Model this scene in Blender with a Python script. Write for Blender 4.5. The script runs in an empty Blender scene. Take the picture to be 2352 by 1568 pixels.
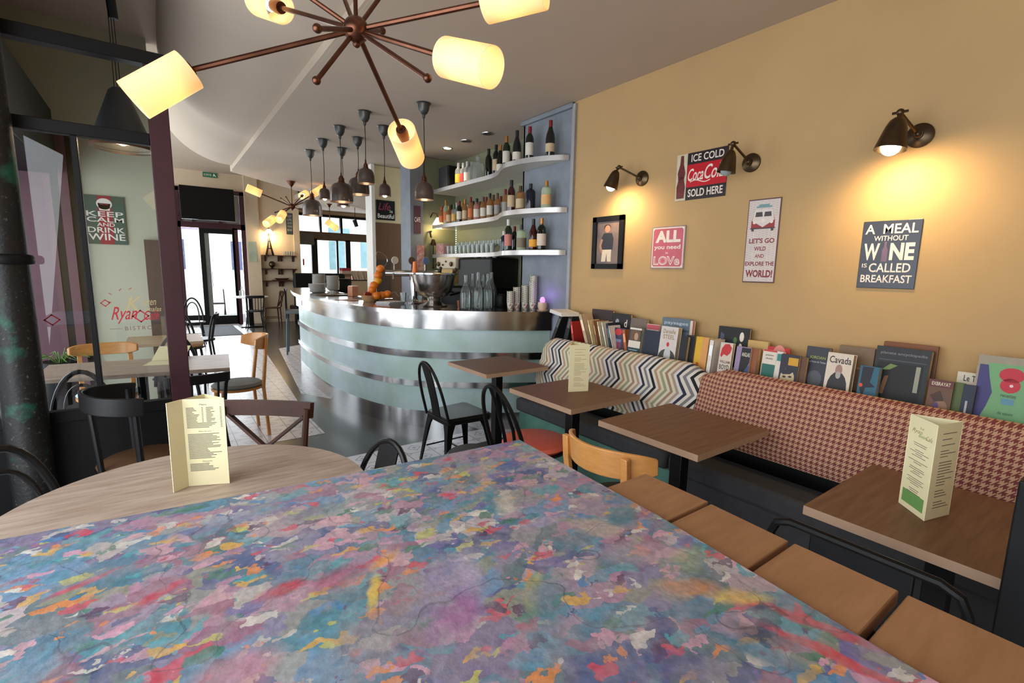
import bpy, bmesh, math, random
from mathutils import Matrix, Vector, Euler
random.seed(7)
S = bpy.context.scene
COL = S.collection
PI = math.pi
R = math.radians

# ---------------------------------------------------------------- camera
cam_d = bpy.data.cameras.new('camera')
cam_d.sensor_width = 36.0
cam_d.lens = 36.0 * 1105 / 2352
cam_d.clip_start = 0.02
cam = bpy.data.objects.new('camera', cam_d)
COL.objects.link(cam)
cam.matrix_world = Matrix(((0.80845812, 0.07026018, -0.58434492, 0), (-0.58824714, 0.12850303, -0.79840608, 0),
                           (0.01899394, 0.9892171, 0.14521967, 1.5), (0, 0, 0, 1)))
S.camera = cam
# ---------------------------------------------------------------- view, world, daylight
S.view_settings.view_transform = 'Standard'
S.view_settings.look = 'None'
S.view_settings.exposure = 0.0
S.view_settings.gamma = 1.0
S.view_settings.use_curve_mapping = False
S.cycles.use_denoising = True
S.cycles.max_bounces = 8
S.cycles.diffuse_bounces = 4
S.cycles.transmission_bounces = 8
S.cycles.transparent_max_bounces = 16
S.cycles.caustics_reflective = False
S.cycles.caustics_refractive = False
S.cycles.sample_clamp_indirect = 4.0
W = bpy.data.worlds.new('overcast_sky')
S.world = W
W.use_nodes = True
W.node_tree.nodes['Background'].inputs[0].default_value = (0.86, 0.93, 1.0, 1)
W.node_tree.nodes['Background'].inputs[1].default_value = SKY = 3.4


def area(name, loc, direction, sx, sy, power, col, portal=False):
    d = bpy.data.lights.new(name, 'AREA')
    d.shape = 'RECTANGLE'; d.size = sx; d.size_y = sy; d.energy = power; d.color = col
    o = bpy.data.objects.new(name, d); COL.objects.link(o)
    o.location = loc; o.rotation_euler = Vector(direction).to_track_quat('-Z', 'Y').to_euler()
    if portal: d.cycles.is_portal = True
    return o


DAY = (0.90, 0.95, 1.0)
# daylight through the shop windows: the long facade beside the camera, the facade behind it, the bay beyond the glazed screen,
# the street door and the corner windows
area('daylight_facade', (-1.22, 0.9, 1.6), (1, 0.2, -0.15), 3.0, 2.2, 62, DAY)
area('daylight_bay', (-1.75, 4.8, 1.5), (1, 0, -0.15), 3.0, 2.4, 42, DAY)
area('daylight_door', (1.1, 14.75, 1.4), (0, -1, -0.1), 1.5, 2.6, 190, DAY)
area('daylight_corner', (4.9, 17.3, 1.9), (-0.2, -1, -0.1), 2.6, 1.8, 200, DAY)


# ---------------------------------------------------------------- helpers
def C(r, g, b, a=1.0):
    f = lambda c: (c / 255 / 12.92) if c <= 10 else ((c / 255 + 0.055) / 1.055) ** 2.4
    return (f(r), f(g), f(b), a)


MATS = {}


def nt(name):
    m = bpy.data.materials.new(name); m.use_nodes = True
    t = m.node_tree
    return m, t, t.nodes, t.links, t.nodes['Principled BSDF']


def pm(name, col, rough=0.5, metal=0.0, var=0.12, scale=9.0, bump=0.0, trans=0.0, emit=None, es=0.0, coat=0.0, col2=None, stretch=None, spec=0.5):
    """principled material with noise variation in value (or towards col2)"""
    if name in MATS: return MATS[name]
    m, t, n, l, b = nt(name)
    b.inputs['Roughness'].default_value = rough
    b.inputs['Metallic'].default_value = metal
    b.inputs['Transmission Weight'].default_value = trans
    b.inputs['Coat Weight'].default_value = coat
    b.inputs['Specular IOR Level'].default_value = spec
    if emit: b.inputs['Emission Color'].default_value = emit; b.inputs['Emission Strength'].default_value = es
    if var or col2:
        tc = n.new('ShaderNodeTexCoord'); mp = n.new('ShaderNodeMapping'); nz = n.new('ShaderNodeTexNoise')
        if stretch: mp.inputs['Scale'].default_value = stretch
        nz.inputs['Scale'].default_value = scale; nz.inputs['Detail'].default_value = 5; nz.inputs['Roughness'].default_value = 0.6
        l.new(tc.outputs['Object'], mp.inputs[0]); l.new(mp.outputs[0], nz.inputs['Vector'])
        rp = n.new('ShaderNodeValToRGB')
        rp.color_ramp.elements[0].position = 0.3; rp.color_ramp.elements[1].position = 0.7
        if col2: rp.color_ramp.elements[0].color = col; rp.color_ramp.elements[1].color = col2
        else:
            rp.color_ramp.elements[0].color = tuple(c * (1 - var) for c in col[:3]) + (1,)
            rp.color_ramp.elements[1].color = tuple(min(1, c * (1 + var)) for c in col[:3]) + (1,)
        l.new(nz.outputs['Fac'], rp.inputs[0]); l.new(rp.outputs[0], b.inputs['Base Color'])
        if bump:
            bp = n.new('ShaderNodeBump'); bp.inputs['Strength'].default_value = bump; bp.inputs['Distance'].default_value = 0.01
            l.new(nz.outputs['Fac'], bp.inputs['Height']); l.new(bp.outputs[0], b.inputs['Normal'])
    else:
        b.inputs['Base Color'].default_value = col
    MATS[name] = m
    return m


def flat(r, g, b, rough=0.6):
    """plain printed or painted colour with a trace of grain"""
    return pm('paint_%d_%d_%d_%d' % (r, g, b, rough * 100), C(r, g, b), rough, var=0.06, scale=30)


def emat(name, col, strength):
    if name in MATS: return MATS[name]
    m, t, n, l, b = nt(name)
    b.inputs['Base Color'].default_value = col; b.inputs['Emission Color'].default_value = col; b.inputs['Emission Strength'].default_value = strength
    MATS[name] = m
    return m


class MB:
    """collects geometry for ONE mesh; mi = material slot of the faces added next"""
    def __init__(s): s.v = []; s.f = []; s.m = []; s.mi = 0
    def add(s, vs, fs):
        k = len(s.v); s.v += [tuple(p) for p in vs]; s.f += [tuple(i + k for i in f) for f in fs]; s.m += [s.mi] * len(fs)
        return s
    def box(s, x0, x1, y0, y1, z0, z1, M=None):
        vs = [Vector((x, y, z)) for z in (z0, z1) for y in (y0, y1) for x in (x0, x1)]
        if M: vs = [M @ p for p in vs]
        return s.add(vs, [(0, 2, 3, 1), (4, 5, 7, 6), (0, 1, 5, 4), (2, 6, 7, 3), (0, 4, 6, 2), (1, 3, 7, 5)])
    def prism(s, pts, z0, z1, M=None):
        n = len(pts); vs = [Vector((p[0], p[1], z0)) for p in pts] + [Vector((p[0], p[1], z1)) for p in pts]
        if M: vs = [M @ p for p in vs]
        return s.add(vs, [tuple(range(n))[::-1], tuple(range(n, 2 * n))] + [(i, (i + 1) % n, n + (i + 1) % n, n + i) for i in range(n)])
    def lathe(s, prof, n=20, M=None):
        vs = []; fs = []; rings = []
        for r, z in prof:
            if r < 1e-6: rings.append([len(vs)]); vs.append(Vector((0, 0, z)))
            else:
                rings.append(list(range(len(vs), len(vs) + n)))
                vs += [Vector((r * math.cos(2 * PI * i / n), r * math.sin(2 * PI * i / n), z)) for i in range(n)]
        for a, b in zip(rings, rings[1:]):
            for i in range(n):
                j = (i + 1) % n
                if len(a) == 1 and len(b) == 1: continue
                if len(a) == 1: fs.append((a[0], b[j], b[i]))
                elif len(b) == 1: fs.append((a[i], a[j], b[0]))
                else: fs.append((a[i], a[j], b[j], b[i]))
        if M: vs = [M @ p for p in vs]
        return s.add(vs, fs)
    def tube(s, path, r, n=8, closed=False):
        P = [Vector(p) for p in path]; m = len(P)
        rs = r if isinstance(r, (list, tuple)) else [r] * m
        vs = []; fs = []; up = None
        for i in range(m):
            if closed: d = P[(i + 1) % m] - P[i - 1]
            else: d = P[min(i + 1, m - 1)] - P[max(i - 1, 0)]
            d.normalize()
            if up is None:
                up = Vector((0, 0, 1)) if abs(d.z) < 0.9 else Vector((1, 0, 0))
            a = d.cross(up)
            if a.length < 1e-4: a = d.cross(Vector((0.3, 1, 0.2)))
            a.normalize(); up = a.cross(d).normalized()
            vs += [P[i] + (a * math.cos(2 * PI * k / n) + up * math.sin(2 * PI * k / n)) * rs[i] for k in range(n)]
        q = m if closed else m - 1
        for i in range(q):
            for k in range(n):
                a0 = i * n + k; a1 = i * n + (k + 1) % n; b0 = ((i + 1) % m) * n + k; b1 = ((i + 1) % m) * n + (k + 1) % n
                fs.append((a0, a1, b1, b0))
        if not closed: fs += [tuple(range(n))[::-1], tuple(range((m - 1) * n, m * n))]
        return s.add(vs, fs)
    def strip(s, path, hx, hy, side):
        """rectangular bar swept along a path; side = fixed vector for the hx half-width, hy along the other normal"""
        P = [Vector(p) for p in path]; m = len(P); vs = []; fs = []
        for i in range(m):
            d = (P[min(i + 1, m - 1)] - P[max(i - 1, 0)]).normalized()
            a = Vector(side) if not callable(side) else Vector(side(i))
            b = d.cross(a).normalized()
            a = b.cross(d).normalized()
            vs += [P[i] + a * hx + b * hy, P[i] - a * hx + b * hy, P[i] - a * hx - b * hy, P[i] + a * hx - b * hy]
        for i in range(m - 1):
            for k in range(4): fs.append((i * 4 + k, i * 4 + (k + 1) % 4, i * 4 + 4 + (k + 1) % 4, i * 4 + 4 + k))
        fs += [(3, 2, 1, 0), (m * 4 - 4, m * 4 - 3, m * 4 - 2, m * 4 - 1)]
        return s.add(vs, fs)
    def sphere(s, c, r, n=12, sq=1.0):
        prof = [(r * math.sin(PI * i / n), -r * sq * math.cos(PI * i / n)) for i in range(n + 1)]
        prof[0] = (0, -r * sq); prof[-1] = (0, r * sq)
        return s.lathe(prof, n + 4, Matrix.Translation(Vector(c)))
    def merge(s, me, M):
        return s.add([M @ v.co for v in me.vertices], [tuple(p.vertices) for p in me.polygons])
    def build(s, name, mat, parent=None, loc=None, rot=None, smooth=35, bevel=0.0, kind=None):
        me = bpy.data.meshes.new(name)
        me.from_pydata(s.v, [], s.f)
        bm = bmesh.new(); bm.from_mesh(me); bmesh.ops.recalc_face_normals(bm, faces=bm.faces); bm.to_mesh(me); bm.free()
        for q in (mat if isinstance(mat, (list, tuple)) else [mat]): me.materials.append(q)
        if isinstance(mat, (list, tuple)):
            for p, i in zip(me.polygons, s.m): p.material_index = i
        if smooth:
            me.shade_smooth(); me.set_sharp_from_angle(angle=R(smooth))
        o = bpy.data.objects.new(name, me); COL.objects.link(o)
        if parent: o.parent = parent
        if loc: o.location = loc
        if rot: o.rotation_euler = rot
        if bevel:
            bv = o.modifiers.new('bevel', 'BEVEL'); bv.width = bevel; bv.segments = 2; bv.limit_method = 'ANGLE'
        if kind: o['kind'] = kind
        return o


def tag(o, label, cat, group=None):
    o['label'] = label; o['category'] = cat
    if group: o['group'] = group
    return o


def thing(name, label, cat, loc=(0, 0, 0), rz=0.0, group=None, rot=None):
    o = bpy.data.objects.new(name, None); COL.objects.link(o)
    o.empty_display_size = 0.1
    o.location = loc; o.rotation_euler = rot if rot else (0, 0, rz)
    return tag(o, label, cat, group)


KIDS = {}


def kids(o):
    return [c for c in bpy.data.objects if c.parent == o]


def dup(root, loc, rz=None, label=None, group=None, rot=None):
    """a copy of a thing with copies of its parts and their sub-parts"""
    if root.name not in KIDS: KIDS[root.name] = [(c, kids(c)) for c in kids(root)]
    r = root.copy(); COL.objects.link(r); r.location = loc
    if rz is not None: r.rotation_euler = (0, 0, rz)
    if rot is not None: r.rotation_euler = rot
    if label: r['label'] = label
    if group: r['group'] = group
    for c, gs in KIDS[root.name]:
        d = c.copy(); COL.objects.link(d); d.parent = r
        for g in gs:
            e = g.copy(); COL.objects.link(e); e.parent = d
    return r


def recolour(root, part, mat):
    for c in kids(root):
        if c.name.split('.')[0] == part:
            c.data = c.data.copy(); c.data.materials.clear(); c.data.materials.append(mat)


def struct(name, mb, mat, **k): return mb.build(name, mat, kind='structure', **k)


def textmesh(body, bold=0.0, shear=0.0, space=1.0):
    c = bpy.data.curves.new('lettering', 'FONT'); c.body = body; c.size = 1.0; c.offset = bold; c.shear = shear; c.space_character = space
    c.resolution_u = 3
    o = bpy.data.objects.new('lettering', c); COL.objects.link(o)
    me = bpy.data.meshes.new_from_object(o.evaluated_get(bpy.context.evaluated_depsgraph_get()))
    bpy.data.objects.remove(o); bpy.data.curves.remove(c)
    return me


def put_text(mb, body, u0, u1, v0, v1, d, bold=0.0, shear=0.0, M=None, space=1.0):
    """fit a line of text into the box u0..u1, v0..v1 of a face, d in front of it (frame M: x right, y up, z out)"""
    me = textmesh(body, bold, shear, space)
    xs = [v.co.x for v in me.vertices]; ys = [v.co.y for v in me.vertices]
    if not xs: return
    sx = (u1 - u0) / max(1e-6, max(xs) - min(xs)); sy = (v1 - v0) / max(1e-6, max(ys) - min(ys))
    T = Matrix.Translation((u0 - min(xs) * sx, v0 - min(ys) * sy, d)) @ Matrix.Diagonal((sx, sy, 1, 1))
    mb.merge(me, (M or Matrix()) @ T)
    bpy.data.meshes.remove(me)


def poly2(mb, pts, d, t=0.0004, M=None):
    """flat printed shape: thin plate at depth d of a face"""
    mb.prism(pts, d, d + t, M)


def ell(cx, cy, rx, ry, n=20, a0=0.0, a1=2 * PI):
    return [(cx + rx * math.cos(a0 + (a1 - a0) * i / n), cy + ry * math.sin(a0 + (a1 - a0) * i / n)) for i in range(n)]


def wallframe(x, y, z):
    """frame on the yellow wall: x runs towards the camera side (-Y), y up, z out of the wall (-X)"""
    return Matrix(((0, 0, -1, x), (-1, 0, 0, y), (0, 1, 0, z), (0, 0, 0, 1)))


def point(name, loc, power, col=(1, 0.72, 0.42), r=0.03, parent=None):
    d = bpy.data.lights.new(name, 'POINT'); d.energy = power; d.color = col; d.shadow_soft_size = r
    o = bpy.data.objects.new(name, d); COL.objects.link(o); o.location = loc
    if parent: o.parent = parent
    return o


ORD = ['topmost', 'second from the top', 'third from the top', 'fourth from the top', 'fifth from the top', 'sixth from the top', 'seventh from the top',
       'eighth from the top', 'ninth from the top', 'tenth from the top', 'eleventh from the top', 'twelfth from the top', 'thirteenth from the top',
       'fourteenth from the top', 'fifteenth from the top', 'sixteenth from the top', 'seventeenth from the top', 'eighteenth from the top']
NTH = ['first', 'second', 'third', 'fourth', 'fifth', 'sixth', 'seventh', 'eighth', 'ninth', 'tenth', 'eleventh', 'twelfth', 'thirteenth', 'fourteenth',
       'fifteenth', 'sixteenth', 'seventeenth', 'eighteenth', 'nineteenth', 'twentieth', 'twenty-first', 'twenty-second', 'twenty-third', 'twenty-fourth', 'twenty-fifth', 'twenty-sixth']

# ---------------------------------------------------------------- shared materials
M_wood_t = pm('oak_laminate', C(122, 84, 56), 0.5, var=0.0, scale=3.5, col2=C(96, 62, 38), stretch=(1.2, 14, 8))
M_wood_r = pm('pale_beech_laminate', C(184, 166, 150), 0.4, scale=3.0, col2=C(148, 124, 106), stretch=(1.8, 14, 8))
M_plank = pm('plywood_board', C(158, 114, 80), 0.4, scale=4, col2=C(142, 98, 66), stretch=(2, 12, 8))
M_edge = pm('laminate_edge', C(168, 136, 110), 0.5, var=0.08)
M_black = pm('black_metal', C(24, 24, 24), 0.35, 0.6, var=0.25, scale=14)
M_blackp = pm('black_painted_wood', C(20, 19, 19), 0.42, var=0.2, spec=.3)
M_beech = pm('orange_beech', C(200, 138, 72), 0.35, var=0.12, scale=5, stretch=(3, 3, 12), coat=0.3)
M_walnut = pm('dark_walnut', C(66, 38, 28), 0.55, var=0.25, scale=6, spec=.25)
M_steel = pm('brushed_steel', C(190, 188, 186), 0.28, 1.0, var=0.08, scale=6, stretch=(2, 2, 40))
M_copper = pm('aged_copper', C(96, 60, 44), 0.35, 0.9, var=0.3, scale=12)
M_bronze = pm('dark_bronze', C(86, 70, 52), 0.35, 0.9, var=0.25, scale=12)
M_paper = pm('cream_card', C(232, 222, 178), 0.55, var=0.03)
M_pages = pm('book_pages', C(205, 180, 140), 0.8, var=0.15, scale=60)
M_ink = pm('dark_ink', C(70, 66, 60), 0.7, var=0.0)
M_white = pm('white_print', C(232, 226, 214), 0.55, var=0.05)
M_burg = pm('burgundy_paint', C(58, 24, 32), 0.4, var=0.15)
M_blkp = pm('black_paint', C(10, 10, 10), 0.5, var=0.2, spec=.25)
M_bulb = emat('lamp_bulb', (1, 0.82, 0.55, 1), 14)


def glassmat(name, tint, rough=0.02, alpha=0.25, body=0.0):
    if name in MATS: return MATS[name]
    m, t, n, l, b = nt(name)
    tr = n.new('ShaderNodeBsdfTransparent'); tr.inputs[0].default_value = tint
    gl = n.new('ShaderNodeBsdfGlossy'); gl.inputs['Roughness'].default_value = rough
    fr = n.new('ShaderNodeLayerWeight'); fr.inputs[0].default_value = alpha
    mx = n.new('ShaderNodeMixShader')
    l.new(fr.outputs['Fresnel'], mx.inputs[0]); l.new(tr.outputs[0], mx.inputs[1]); l.new(gl.outputs[0], mx.inputs[2])
    if body:
        tl = n.new('ShaderNodeBsdfDiffuse'); tl.inputs[0].default_value = tint
        m3 = n.new('ShaderNodeMixShader'); m3.inputs[0].default_value = body
        l.new(mx.outputs[0], m3.inputs[1]); l.new(tl.outputs[0], m3.inputs[2]); mx = m3
    l.new(mx.outputs[0], n['Material Output'].inputs[0])
    MATS[name] = m
    return m


M_pane = glassmat('window_glass', (0.93, 0.95, 0.95, 1), 0.0, 0.35)
M_clear = glassmat('clear_glass', (0.93, 0.96, 0.95, 1), 0.05, 0.3, 0.1)
# ================================================================ SETTING
# --- materials of the shell
M_yellow = pm('yellow_plaster', C(181, 148, 100), 0.75, var=0.05, scale=2.5, bump=0.03)
M_ceil = pm('ceiling_paint', C(190, 174, 156), 0.8, var=0.03, scale=2)
M_cream = pm('cream_plaster', C(205, 190, 150), 0.8, var=0.05, scale=2.5)
M_bluegrey = pm('blue_grey_plaster', C(122, 128, 136), 0.55, var=0.14, scale=6)
M_green = pm('green_plaster', C(130, 132, 104), 0.6, var=0.08, scale=4)
M_mauve = pm('mauve_paint', C(92, 58, 68), 0.5, var=0.1)
M_screed = pm('dark_polished_floor', C(62, 60, 60), 0.22, var=0.14, scale=5)


def tilemat():
    m, t, n, l, b = nt('patterned_cement_tile')
    b.inputs['Roughness'].default_value = 0.32
    tc = n.new('ShaderNodeTexCoord'); mp = n.new('ShaderNodeMapping'); mp.inputs['Scale'].default_value = (1 / .22, 1 / .22, 1)
    l.new(tc.outputs['Object'], mp.inputs[0])
    fr = n.new('ShaderNodeVectorMath'); fr.operation = 'FRACTION'; l.new(mp.outputs[0], fr.inputs[0])
    sb = n.new('ShaderNodeVectorMath'); sb.operation = 'SUBTRACT'; sb.inputs[1].default_value = (.5, .5, 0); l.new(fr.outputs[0], sb.inputs[0])
    ab = n.new('ShaderNodeVectorMath'); ab.operation = 'ABSOLUTE'; l.new(sb.outputs[0], ab.inputs[0])
    sx = n.new('ShaderNodeSeparateXYZ'); l.new(ab.outputs[0], sx.inputs[0])

    def mth(op, a, bb, c=None):
        q = n.new('ShaderNodeMath'); q.operation = op
        for i, v in enumerate((a, bb, c)):
            if v is None: continue
            if isinstance(v, (int, float)): q.inputs[i].default_value = v
            else: l.new(v, q.inputs[i])
        return q.outputs[0]
    mxx = mth('MAXIMUM', sx.outputs[0], sx.outputs[1])
    grout = mth('GREATER_THAN', mxx, 0.488)
    sm = mth('ADD', sx.outputs[0], sx.outputs[1])
    flower = mth('LESS_THAN', mth('ABSOLUTE', mth('SUBTRACT', sm, 0.26), 0), 0.035)
    dot = mth('LESS_THAN', sm, 0.1)
    leaf = mth('LESS_THAN', mth('ABSOLUTE', mth('SUBTRACT', sm, 0.82), 0), 0.05)
    diag = mth('LESS_THAN', mth('ABSOLUTE', mth('SUBTRACT', sx.outputs[0], sx.outputs[1]), 0), 0.045)
    dgm = mth('MULTIPLY', diag, mth('LESS_THAN', mxx, 0.34))
    mot = mth('MAXIMUM', mth('MAXIMUM', flower, dot), mth('MULTIPLY', leaf, .6))
    nz = n.new('ShaderNodeTexNoise'); nz.inputs['Scale'].default_value = 40; l.new(tc.outputs['Object'], nz.inputs['Vector'])
    mot = mth('MULTIPLY', mot, mth('ADD', nz.outputs['Fac'], 0.1))
    mx = n.new('ShaderNodeMix'); mx.data_type = 'RGBA'; mx.inputs['A'].default_value = C(216, 214, 220); mx.inputs['B'].default_value = C(104, 112, 138)
    l.new(mot, mx.inputs['Factor'])
    m2 = n.new('ShaderNodeMix'); m2.data_type = 'RGBA'; m2.inputs['B'].default_value = C(60, 60, 64); l.new(mx.outputs['Result'], m2.inputs['A']); l.new(grout, m2.inputs['Factor'])
    l.new(m2.outputs['Result'], b.inputs['Base Color'])
    return m


M_tile = tilemat()
b = MB(); b.box(-2.2, 7.5, -3, 17.2, -0.12, 0); struct('floor', b, M_screed, smooth=0)
b = MB(); b.prism([(-2.0, -2.8), (2.9, -2.8), (2.9, 3.73), (-2.0, 3.73)], -0.01, 0.0015)
struct('floor_tiles', b, M_tile, smooth=0)
b = MB(); b.prism([(-2.0, 4.4), (1.13, 4.4), (1.13, 5.13), (1.31, 7.55), (1.66, 12.6), (1.6, 14.3), (-2.0, 14.3)], -0.01, 0.0015)
struct('floor_tiles', b, M_tile, smooth=0)
b = MB(); b.prism([(1.28, 6.0), (1.70, 9.6), (2.6, 10.2), (2.3, 7.0), (1.56, 5.5)], -0.01, 0.0015)
struct('floor_tiles', b, M_tile, smooth=0)

CE = 2.92
b = MB(); b.prism([(1.02, -2.8), (3.6, -2.8), (3.6, 6.8), (5.2, 6.8), (5.2, 12.9), (1.02, 8.57)], CE, CE + 0.3)
struct('ceiling', b, M_ceil, smooth=0)
# the ceiling over the windows is higher: small step, then a cove that swings up to it
b = MB()
prof = [(1.0, CE + 0.001), (1.0, CE + 0.07)] + [(1.0 - 0.85 * math.sin(a), CE + 0.07 + 0.78 * (1 - math.cos(a))) for a in [R(x) for x in range(6, 91, 6)]]
prof += [(-2.3, CE + 0.85), (-2.3, CE + 1.1), (1.05, CE + 1.1), (1.05, CE + 0.001)]
n = len(prof)
vs = [(x, -2.8, z) for x, z in prof] + [(x, 8.6, z) for x, z in prof]
b.add(vs, [tuple(range(n)), tuple(range(2 * n - 1, n - 1, -1))] + [(i, n + i, n + (i + 1) % n, (i + 1) % n) for i in range(n)])
struct('ceiling_cove', b, M_ceil, smooth=40)
b = MB(); b.box(-2.3, 7.6, 8.6, 17.6, CE + 0.85, CE + 1.1); struct('ceiling_rear', b, M_ceil, smooth=0)
b = MB(); b.prism([(1.03, 8.58), (1.0, 8.75), (5.1, 13.0), (5.2, 12.95)], CE + .001, CE + 0.9); struct('ceiling_edge', b, M_ceil, smooth=0)
b = MB(); b.box(3.1, 7.6, 13.0, 17.6, 3.28, 3.4); struct('ceiling_corner', b, M_ceil, smooth=0)

# walls
b = MB(); b.box(2.95, 3.15, -3.0, 3.19, 0, CE + 0.1); struct('wall_right', b, M_yellow, smooth=0)
b = MB(); b.box(2.95, 3.15, 3.19, 3.9, 0, CE - 0.005); struct('wall_panel', b, M_bluegrey, smooth=0)
b = MB(); b.box(2.915, 2.95, 3.19, 3.92, CE - 0.045, CE - 0.005); struct('trim_1', b, M_bluegrey, bevel=0.008)
b = MB(); b.box(2.925, 2.955, 3.16, 3.195, 1.13, CE - 0.02); struct('trim_2', b, pm('pale_trim', C(150, 150, 150), .5), smooth=0)
b = MB(); b.box(3.29, 3.5, 3.9, 6.0, 0, CE - 0.005); struct('wall_recess', b, M_green, smooth=0)
b = MB(); b.box(2.95, 3.29, 3.88, 3.9, 0, CE - 0.01); struct('wall_return', b, M_bluegrey, smooth=0)
b = MB(); b.box(2.80, 3.5, 5.85, 6.0, 0, CE - 0.005); struct('wall_back', b, M_green, smooth=0)
b = MB(); b.box(2.62, 2.80, 5.80, 6.1, 0, CE - 0.004); struct('pillar', b, M_bluegrey, smooth=0)
b = MB(); b.box(2.50, 3.4, 6.75, 6.9, 0, CE - 0.006); struct('wall_passage', b, pm('cream_wall', C(196, 180, 140), .7, var=.05), smooth=0)
b = MB(); b.box(2.455, 2.50, 6.70, 6.95, 0, CE - 0.004); struct('trim_3', b, pm('white_post', C(222, 216, 206), .6, var=.04), smooth=0)
# far wall: street door, pier, alcove with shelves, corner windows
M_farw = pm('far_plaster', C(206, 186, 158), .75, var=.05, scale=3)
b = MB()
b.box(-2.3, 0.42, 14.4, 14.6, 0, CE + 0.85); b.box(0.42, 1.90, 14.4, 14.6, 3.34, CE + 0.85); b.box(1.90, 2.2, 14.2, 14.6, 0, CE + 0.85)
struct('wall_far', b, M_farw, smooth=0)
b = MB(); b.box(2.2, 3.05, 14.35, 14.6, 0, CE + 0.85); struct('wall_alcove', b, M_farw, smooth=0)
b = MB(); b.box(3.05, 3.2, 14.3, 16.6, 0, CE + 0.85); struct('wall_side', b, M_farw, smooth=0)
b = MB(); b.box(3.1, 7.6, 16.5, 16.7, 0, 1.1); b.box(3.1, 7.6, 16.5, 16.7, 3.15, 3.7); struct('wall_corner', b, M_farw, smooth=0)
b = MB(); b.box(5.2, 5.35, 6.8, 13.0, 0, CE + .85); b.box(7.5, 7.65, 13, 16.6, 0, CE + .85); b.box(5.2, 7.6, 12.9, 13.05, 0, CE + .85); struct('wall_east', b, M_farw, smooth=0)
b = MB(); b.box(3.4, 5.3, 6.75, 6.9, 0, CE); struct('wall_kitchen', b, M_farw, smooth=0)
# left facade and the wall seen through the glazed screen
b = MB()
b.box(-1.45, -1.25, -3.0, 3.1, 0, 0.3); b.box(-1.45, -1.25, -3.0, 3.1, 2.75, CE + .9)
for y in (-2.9, -1.0, 1.0, 2.95): b.box(-1.45, -1.25, y, y + .12, 0.3, 2.75)
struct('wall_left', b, M_burg, smooth=0)
b = MB()
b.box(-1.9, -1.7, 3.2, 6.5, 0, 0.25); b.box(-1.9, -1.7, 3.2, 6.5, 2.75, CE + .9)
for y in (3.2, 6.3): b.box(-1.9, -1.7, y, y + .2, 0.2, 2.75)
struct('wall_bay', b, M_burg, smooth=0)
b = MB()
b.box(-2.1, 3.1, -2.95, -2.8, 0, CE + .9)
struct('wall_rear', b, M_yellow, smooth=0)
b = MB(); b.box(-2.1, 0.06, 6.5, 6.65, 0, CE + .85); struct('wall_bay_end', b, pm('bay_plaster', C(196, 192, 172), .7, col2=C(180, 184, 160), scale=1.6), smooth=0)
b = MB(); b.box(-1.6, -0.77, 6.42, 6.5, 0, 2.75); b.box(-0.71, -0.64, 6.40, 6.5, 0, 2.75); struct('trim_4', b, M_mauve, smooth=0)
b = MB(); b.box(-0.77, -0.71, 6.43, 6.5, 0, 2.75); b.box(-0.64, -0.60, 6.43, 6.5, 0, 2.75); struct('trim_5', b, M_blkp, smooth=0)
b = MB(); b.box(-0.10, 0.06, 6.44, 6.5, 0, 1.75); struct('trim_6', b, pm('brown_post', C(88, 70, 62), .5), smooth=0)

# street outside
M_white_out = pm('pale_street_facade', C(232, 230, 226), .8, var=.05)
b = MB(); b.box(-30, 40, 14.62, 60, -0.2, -0.06); struct('ground_street', b, pm('pavement', C(205, 205, 205), .8, var=.05), smooth=0)
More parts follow.
